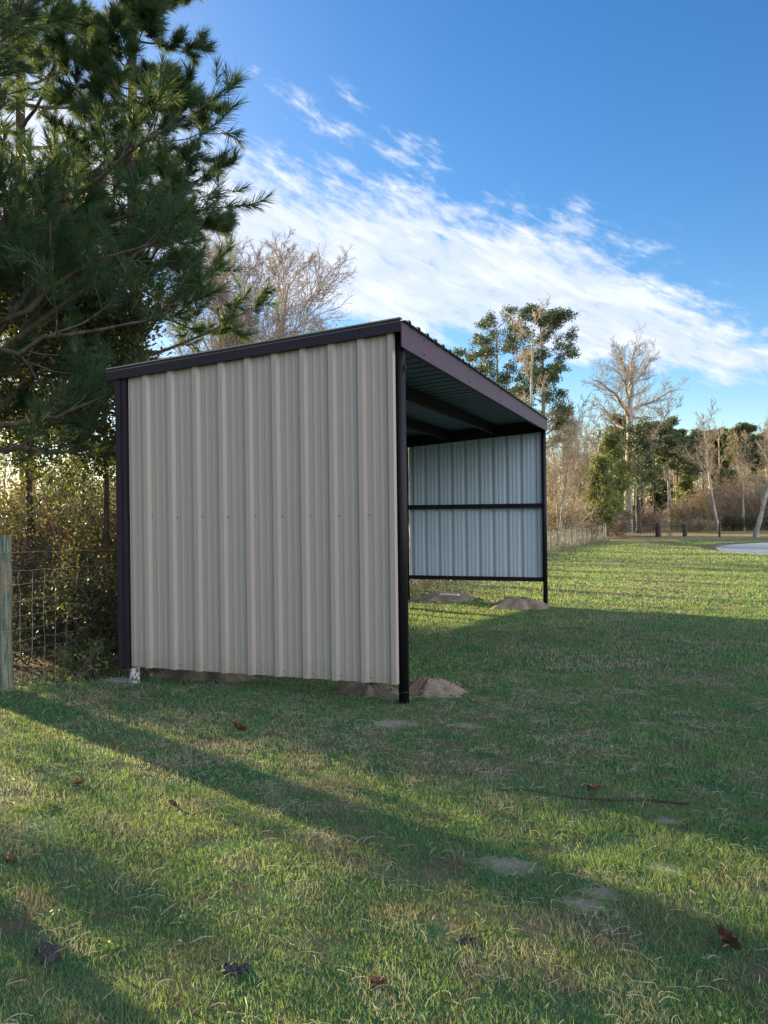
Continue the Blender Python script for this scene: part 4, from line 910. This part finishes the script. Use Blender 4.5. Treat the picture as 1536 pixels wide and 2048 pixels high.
# ------------------------------------------------------------------ grass
def grass():
    r = np.random.default_rng(300); parts = []
    def scat(z0, z1, dens, half=.62):
        area = half*(z1*z1-z0*z0); n = int(area*dens)
        rr = np.sqrt(r.uniform(z0*z0, z1*z1, n)); th = r.uniform(-half, half, n)
        return CAM[:2]+(rr*np.sin(th))[:, None]*RTH+(rr*np.cos(th))[:, None]*FWH
    def keep(xy, lim=-4.15):
        x, y = xy[:, 0], xy[:, 1]; k = (x > fence_x(y)-.35+.25*vnoise(x, y, 3, 9)) | (r.uniform(size=len(x)) < .12)
        for mx, my, rx, ry, rz in MOUNDS:
            dx, dy = x-mx, y-my; u = (dx*math.cos(rz)+dy*math.sin(rz))/rx; v = (-dx*math.sin(rz)+dy*math.cos(rz))/ry
            d = np.sqrt(u*u+v*v); k &= (d > .84+.25*r.normal(size=len(x))*.6) | (r.uniform(size=len(x)) < (.03 if rx > .3 else .16))
        dx = x-PC[0]; dy = y-PC[1]; X = dx*RTH[0]+dy*RTH[1]; Z = dx*FWH[0]+dy*FWH[1]
        k &= np.sqrt((X/12.4)**2+(Z/13)**2) > 1.07
        # thin spots
        th = vnoise(x, y, 14, 21)+.6*vnoise(x, y, 5, 22); k &= r.uniform(size=len(x)) > smooth(.15, .65, th)*.75
        return xy[k]
    acc_V, acc_Q, acc_t, acc_d, off = [], [], [], [], 0
    for z0, z1, dens, wd, ln, seg in [(1.6, 5.2, 11500, .0029, .031, 3), (5.2, 9, 3600, .0050, .034, 2), (9, 17, 1000, .010, .040, 2), (17, 34, 360, .020, .05, 1), (34, 62, 90, .04, .06, 1)]:
        xy = keep(scat(z0, z1, dens)); n = len(xy); x, y = xy[:, 0], xy[:, 1]; z = ground(x, y)
        dryn = .5*vnoise(x, y, 1.1, 31)+.6*vnoise(x, y, 3.7, 32)+.5*vnoise(x, y, 9, 33)+.3*vnoise(x, y, .4, 34)
        pd = .05+.74*smooth(.04, .42, dryn); pd = pd+.26*smooth(9, 14, y)*(1-pd); isdry = r.uniform(size=n) < pd  # extra straw on the far lawn stands in for its sunlit gold
        lush = smooth(.1, .6, vnoise(x, y, 2.3, 41)+.5*vnoise(x, y, 8, 42))
        L = ln*r.uniform(.45, 1.25, n)*(1+.45*lush*(~isdry))*np.where(isdry, 1.15*r.uniform(.45, 1.25, n), 1)
        azm = r.uniform(0, 2*PI, n); tilt = np.where(isdry, r.uniform(.6, 1.5, n), r.uniform(.15, 1.45, n)); bend = np.where(isdry, r.uniform(-.9, .7, n), r.uniform(.2, 1.1, n))
        hd = np.stack([np.cos(azm), np.sin(azm), 0*azm], 1); side0 = azm+PI/2+r.uniform(-.8, .8, n); sd_ = np.stack([np.cos(side0), np.sin(side0), 0*azm], 1)
        p = np.stack([x, y, z-.004+np.where(isdry, r.uniform(0, .02, n), 0)], 1); wdt = wd*r.uniform(.6, 1.2, n)*np.where(isdry, .75, 1)
        rows = []; a = tilt*.55
        for k in range(seg+1):
            s = k/seg; w_ = wdt*(1-.92*s**1.5); rows.append(np.stack([p-sd_*w_[:, None]*.5, p+sd_*w_[:, None]*.5], 1))
            dirv = hd*np.sin(a)[:, None]+np.array([0, 0, 1.])*np.cos(a)[:, None]; p = p+dirv*(L/seg)[:, None]; a = a+bend/seg
            p[:, 2] = np.maximum(p[:, 2], z+.002)
        V = np.concatenate(rows, 1); m_ = 2*(seg+1); b = off+np.arange(n)[:, None]*m_
        Q = np.concatenate([np.stack([b+2*k, b+2*k+1, b+2*k+3, b+2*k+2], -1) for k in range(seg)], 1).reshape(-1, 4)
        acc_V.append(V.reshape(-1, 3)); acc_Q.append(Q); off += n*m_
        tint = np.clip(r.uniform(0, 1, n)*.6+.4*(.5+vnoise(x, y, 1.3, 51)), 0, 1)
        acc_t.append(np.repeat(tint, m_)); acc_d.append(np.repeat(np.where(isdry, r.uniform(.7, 1, n), r.uniform(0, .22, n)), m_))
    # dead stalks lying across the turf
    xy = keep(scat(1.6, 9, 420)); x, y = xy[:, 0], xy[:, 1]; dn = .5*vnoise(x, y, 1.1, 31)+.6*vnoise(x, y, 3.7, 32)+.5*vnoise(x, y, 9, 33)
    k = r.uniform(size=len(x)) < .25+.75*smooth(-.1, .45, dn); x, y = x[k], y[k]; n = len(x); K = 5
    a = r.uniform(0, 2*PI, n); pp_ = np.stack([x, y, ground(x, y)+r.uniform(.006, .03, n)], 1); L = r.uniform(.03, .10, n); rows = []
    cv = r.normal(size=n)*.5; wd_ = r.uniform(.0014, .0026, n)*(1+.12*np.hypot(x-CAM[0], y-CAM[1])); el_ = r.uniform(0, .5, n)
    for q in range(K):
        sdv = np.stack([-np.sin(a), np.cos(a), 0*a], 1)*(wd_*(1-.6*q/(K-1)))[:, None]*.5+np.array([0, 0, .0006]); rows.append(np.stack([pp_-sdv, pp_+sdv], 1))
        pp_ = pp_+np.stack([np.cos(a)*np.cos(el_), np.sin(a)*np.cos(el_), np.sin(el_)], 1)*(L/(K-1))[:, None]; a = a+cv/(K-1)*1.5; el_ = el_-.35*r.uniform(size=n); pp_[:, 2] = np.maximum(pp_[:, 2], ground(pp_[:, 0], pp_[:, 1])+.004)
    V = np.concatenate(rows, 1); b = off+np.arange(n)[:, None]*2*K
    acc_Q.append(np.concatenate([np.stack([b+2*q, b+2*q+1, b+2*q+3, b+2*q+2], -1) for q in range(K-1)], 1).reshape(-1, 4)); acc_V.append(V.reshape(-1, 3)); off += n*2*K
    acc_t.append(np.repeat(r.uniform(.4, 1, n), 2*K)); acc_d.append(np.ones(n*2*K))
    V = np.concatenate(acc_V); print('grass verts', len(V))
    mesh_np('grass', V, np.concatenate(acc_Q), M['grass'], None, {'tint': np.concatenate(acc_t), 'dry': np.concatenate(acc_d)}, kind='stuff')
    # small broad-leaved weeds in rosettes
    xy = keep(scat(1.8, 10, 7)); n = len(xy); C = np.stack([xy[:, 0], xy[:, 1], ground(xy[:, 0], xy[:, 1])+.022], 1)
    V, Q, ti = leaves(C, 20, .055, .019, r, .6, .22); mesh_np('lawn_weeds', V, Q, M['weed'], None, {'tint': ti}, smooth_=False, kind='stuff')
grass()
# ------------------------------------------------------------------ light and sky
SUN_EL = math.radians(9.5); SUND = np.array([-.92, .39]); SUND /= np.linalg.norm(SUND)
to_sun = Vector((SUND[0]*math.cos(SUN_EL), SUND[1]*math.cos(SUN_EL), math.sin(SUN_EL)))
sd = bpy.data.lights.new('sun', 'SUN'); sd.energy = 5.0; sd.angle = math.radians(.55); sd.color = (1.0, .80, .50)
so = bpy.data.objects.new('sun', sd); col.objects.link(so); so.rotation_euler = to_sun.to_track_quat('Z', 'Y').to_euler()
w = bpy.data.worlds.new('World'); sc.world = w; w.use_nodes = True; w.node_tree.nodes.clear(); t = NT(w.node_tree)
sky = t.n('ShaderNodeTexSky', sky_type='NISHITA'); sky.sun_disc = False; sky.sun_elevation = SUN_EL+math.radians(8)
sky.sun_rotation = math.atan2(to_sun.x, to_sun.y); sky.air_density = 1.0; sky.dust_density = .2; sky.ozone_density = 2.0
hsv = t.n('ShaderNodeHueSaturation'); hsv.inputs['Saturation'].default_value = 1.34; hsv.inputs['Value'].default_value = .48; hsv.inputs['Hue'].default_value = .506; t.lk(sky.outputs[0], hsv.inputs['Color'])
D = t.n('ShaderNodeTexCoord').outputs['Generated']; sp = t.n('ShaderNodeSeparateXYZ'); t.lk(D, sp.inputs[0])
az = t.m('ARCTAN2', sp.outputs[0], sp.outputs[1]); el = t.m('ARCSINE', sp.outputs[2])
cb = t.n('ShaderNodeCombineXYZ'); t.lk(az, cb.inputs[0]); t.lk(el, cb.inputs[1]); A = cb.outputs[0]
# broad bank of altocumulus, its top edge falling to the right; az/el in radians
warp = t.m('MULTIPLY', t.m('SUBTRACT', t.noise(A, 6, 4), .5), .09)
top = t.m('SUBTRACT', t.m('ADD', t.m('MULTIPLY', t.m('ADD', az, .5), -.2), .468), t.m('MULTIPLY', t.m('MAXIMUM', t.m('ADD', az, .1), 0), .5))
bot = t.m('ADD', t.m('MULTIPLY', t.m('ADD', az, .32), -.2), .235)
e2 = t.m('ADD', el, warp)
up_edge = t.ss(-.01, .12, t.m('SUBTRACT', top, e2)); lo_edge = t.ss(-.03, .03, t.m('SUBTRACT', e2, bot))
band = t.m('MULTIPLY', up_edge, lo_edge)
azc = t.m('SUBTRACT', 1.0, t.ss(.08, .20, az)); band = t.m('MULTIPLY', band, t.m('MAXIMUM', azc, 0))
def gauss(ca, ce, ra, re, rot=0):
    c, s = math.cos(rot), math.sin(rot)
    a = t.m('SUBTRACT', az, ca); b = t.m('SUBTRACT', el, ce)
    x = t.m('DIVIDE', t.m('ADD', t.m('MULTIPLY', a, c), t.m('MULTIPLY', b, s)), ra)
    y = t.m('DIVIDE', t.m('SUBTRACT', t.m('MULTIPLY', b, c), t.m('MULTIPLY', a, s)), re)
    return t.m('EXPONENT', t.m('MULTIPLY', t.m('ADD', t.m('MULTIPLY', x, x), t.m('MULTIPLY', y, y)), -1))
low = t.m('MULTIPLY', gauss(.10, .168, .16, .020, -.10), .85)
low2 = t.m('MULTIPLY', gauss(.00, .235, .10, .035, -.25), .55)
wisps = [(-.425, .468, .07, .018, -.45, .55), (-.30, .430, .05, .022, -.2, .6), (-.375, .49, .03, .012, -.5, .4), (-.41, .515, .02, .006, -.6, .4), (-.50, .51, .012, .008, 0, .35), (-.28, .40, .02, .02, .3, .45), (-.15, .37, .09, .02, -.2, .25), (-.02, .31, .08, .03, -.3, .25)]
ws = None
for a_, b_, c_, d_, r_, k_ in wisps:
    g = t.m('MULTIPLY', gauss(a_, b_, c_, d_, r_), k_*.72); ws = g if ws is None else t.m('MAXIMUM', ws, g)
rot = t.mapping(A, (1, 1, 1), (0, 0, math.radians(24)))
rip = t.noise(t.mapping(rot, (13, 56, 1)), 1.0, 6, .6, .6)
rip2 = t.noise(t.mapping(rot, (38, 150, 1), (0, 0, .2)), 1.0, 5, .65, .4)
soft = t.noise(t.mapping(rot, (6, 18, 1)), 1.0, 5, .55, .3)
mot = t.m('MULTIPLY', t.m('SUBTRACT', t.noise(t.mapping(rot, (34, 60, 1), (0, 0, .5)), 1.0, 4, .6), .5), .42)
tex = t.m('ADD', t.m('ADD', mot, t.m('ADD', t.m('MULTIPLY', rip, .5), t.m('MULTIPLY', rip2, .28))), t.m('MULTIPLY', soft, .45))   # about .6 in the mean
dens = t.m('ADD', t.m('MAXIMUM', t.m('MAXIMUM', band, low), t.m('MAXIMUM', low2, ws)), t.m('MULTIPLY', t.m('SUBTRACT', tex, .62), 2.7))
basis = t.m('MAXIMUM', t.m('MAXIMUM', band, low), t.m('MAXIMUM', low2, ws))
# unseen bright cloud added on the open side to fill lawn and wall
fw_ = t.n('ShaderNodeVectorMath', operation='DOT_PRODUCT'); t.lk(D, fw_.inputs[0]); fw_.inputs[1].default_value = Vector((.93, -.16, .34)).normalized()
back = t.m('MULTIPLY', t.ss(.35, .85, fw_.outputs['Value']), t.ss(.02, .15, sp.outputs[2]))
fill_cloud = t.m('MULTIPLY', t.ss(.36, .52, t.noise(D, 2.2, 5, .55)), back)
cl = t.m('MULTIPLY', t.ss(.06, .94, dens), t.ss(.03, .25, basis))
# veil of bright haze towards the sun, and cloud behind the trees on the left
sdn = t.n('ShaderNodeVectorMath', operation='DOT_PRODUCT'); t.lk(D, sdn.inputs[0]); sdn.inputs[1].default_value = to_sun
glow = t.m('POWER', t.m('MAXIMUM', sdn.outputs['Value'], 0), 9.0)
shade = t.ss(.45, .75, t.m('ADD', t.m('MULTIPLY', rip, .5), t.m('MULTIPLY', soft, .5)))
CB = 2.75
ccol = t.mix(shade, (CB*.66, CB*.74, CB*.90), (CB*1.05, CB*1.07, CB*1.12))
c = t.mix(t.m('MULTIPLY', cl, .93), hsv.outputs[0], ccol)
c = t.mix(t.m('MULTIPLY', fill_cloud, .9), c, (CB*2.8, CB*2.9, CB*3.1))
c = t.mix(t.m('MULTIPLY', glow, .55), c, (CB*1.5, CB*1.45, CB*1.4))
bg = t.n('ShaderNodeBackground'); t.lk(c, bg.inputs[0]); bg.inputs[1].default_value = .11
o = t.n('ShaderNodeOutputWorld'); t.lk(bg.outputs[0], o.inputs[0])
vs = sc.view_settings; vs.view_transform = 'Standard'; vs.look = 'None'; vs.exposure = 2.0; vs.gamma = 1
sc.render.engine = 'CYCLES'
sc.cycles.max_bounces = 6; sc.cycles.diffuse_bounces = 3; sc.cycles.transmission_bounces = 4
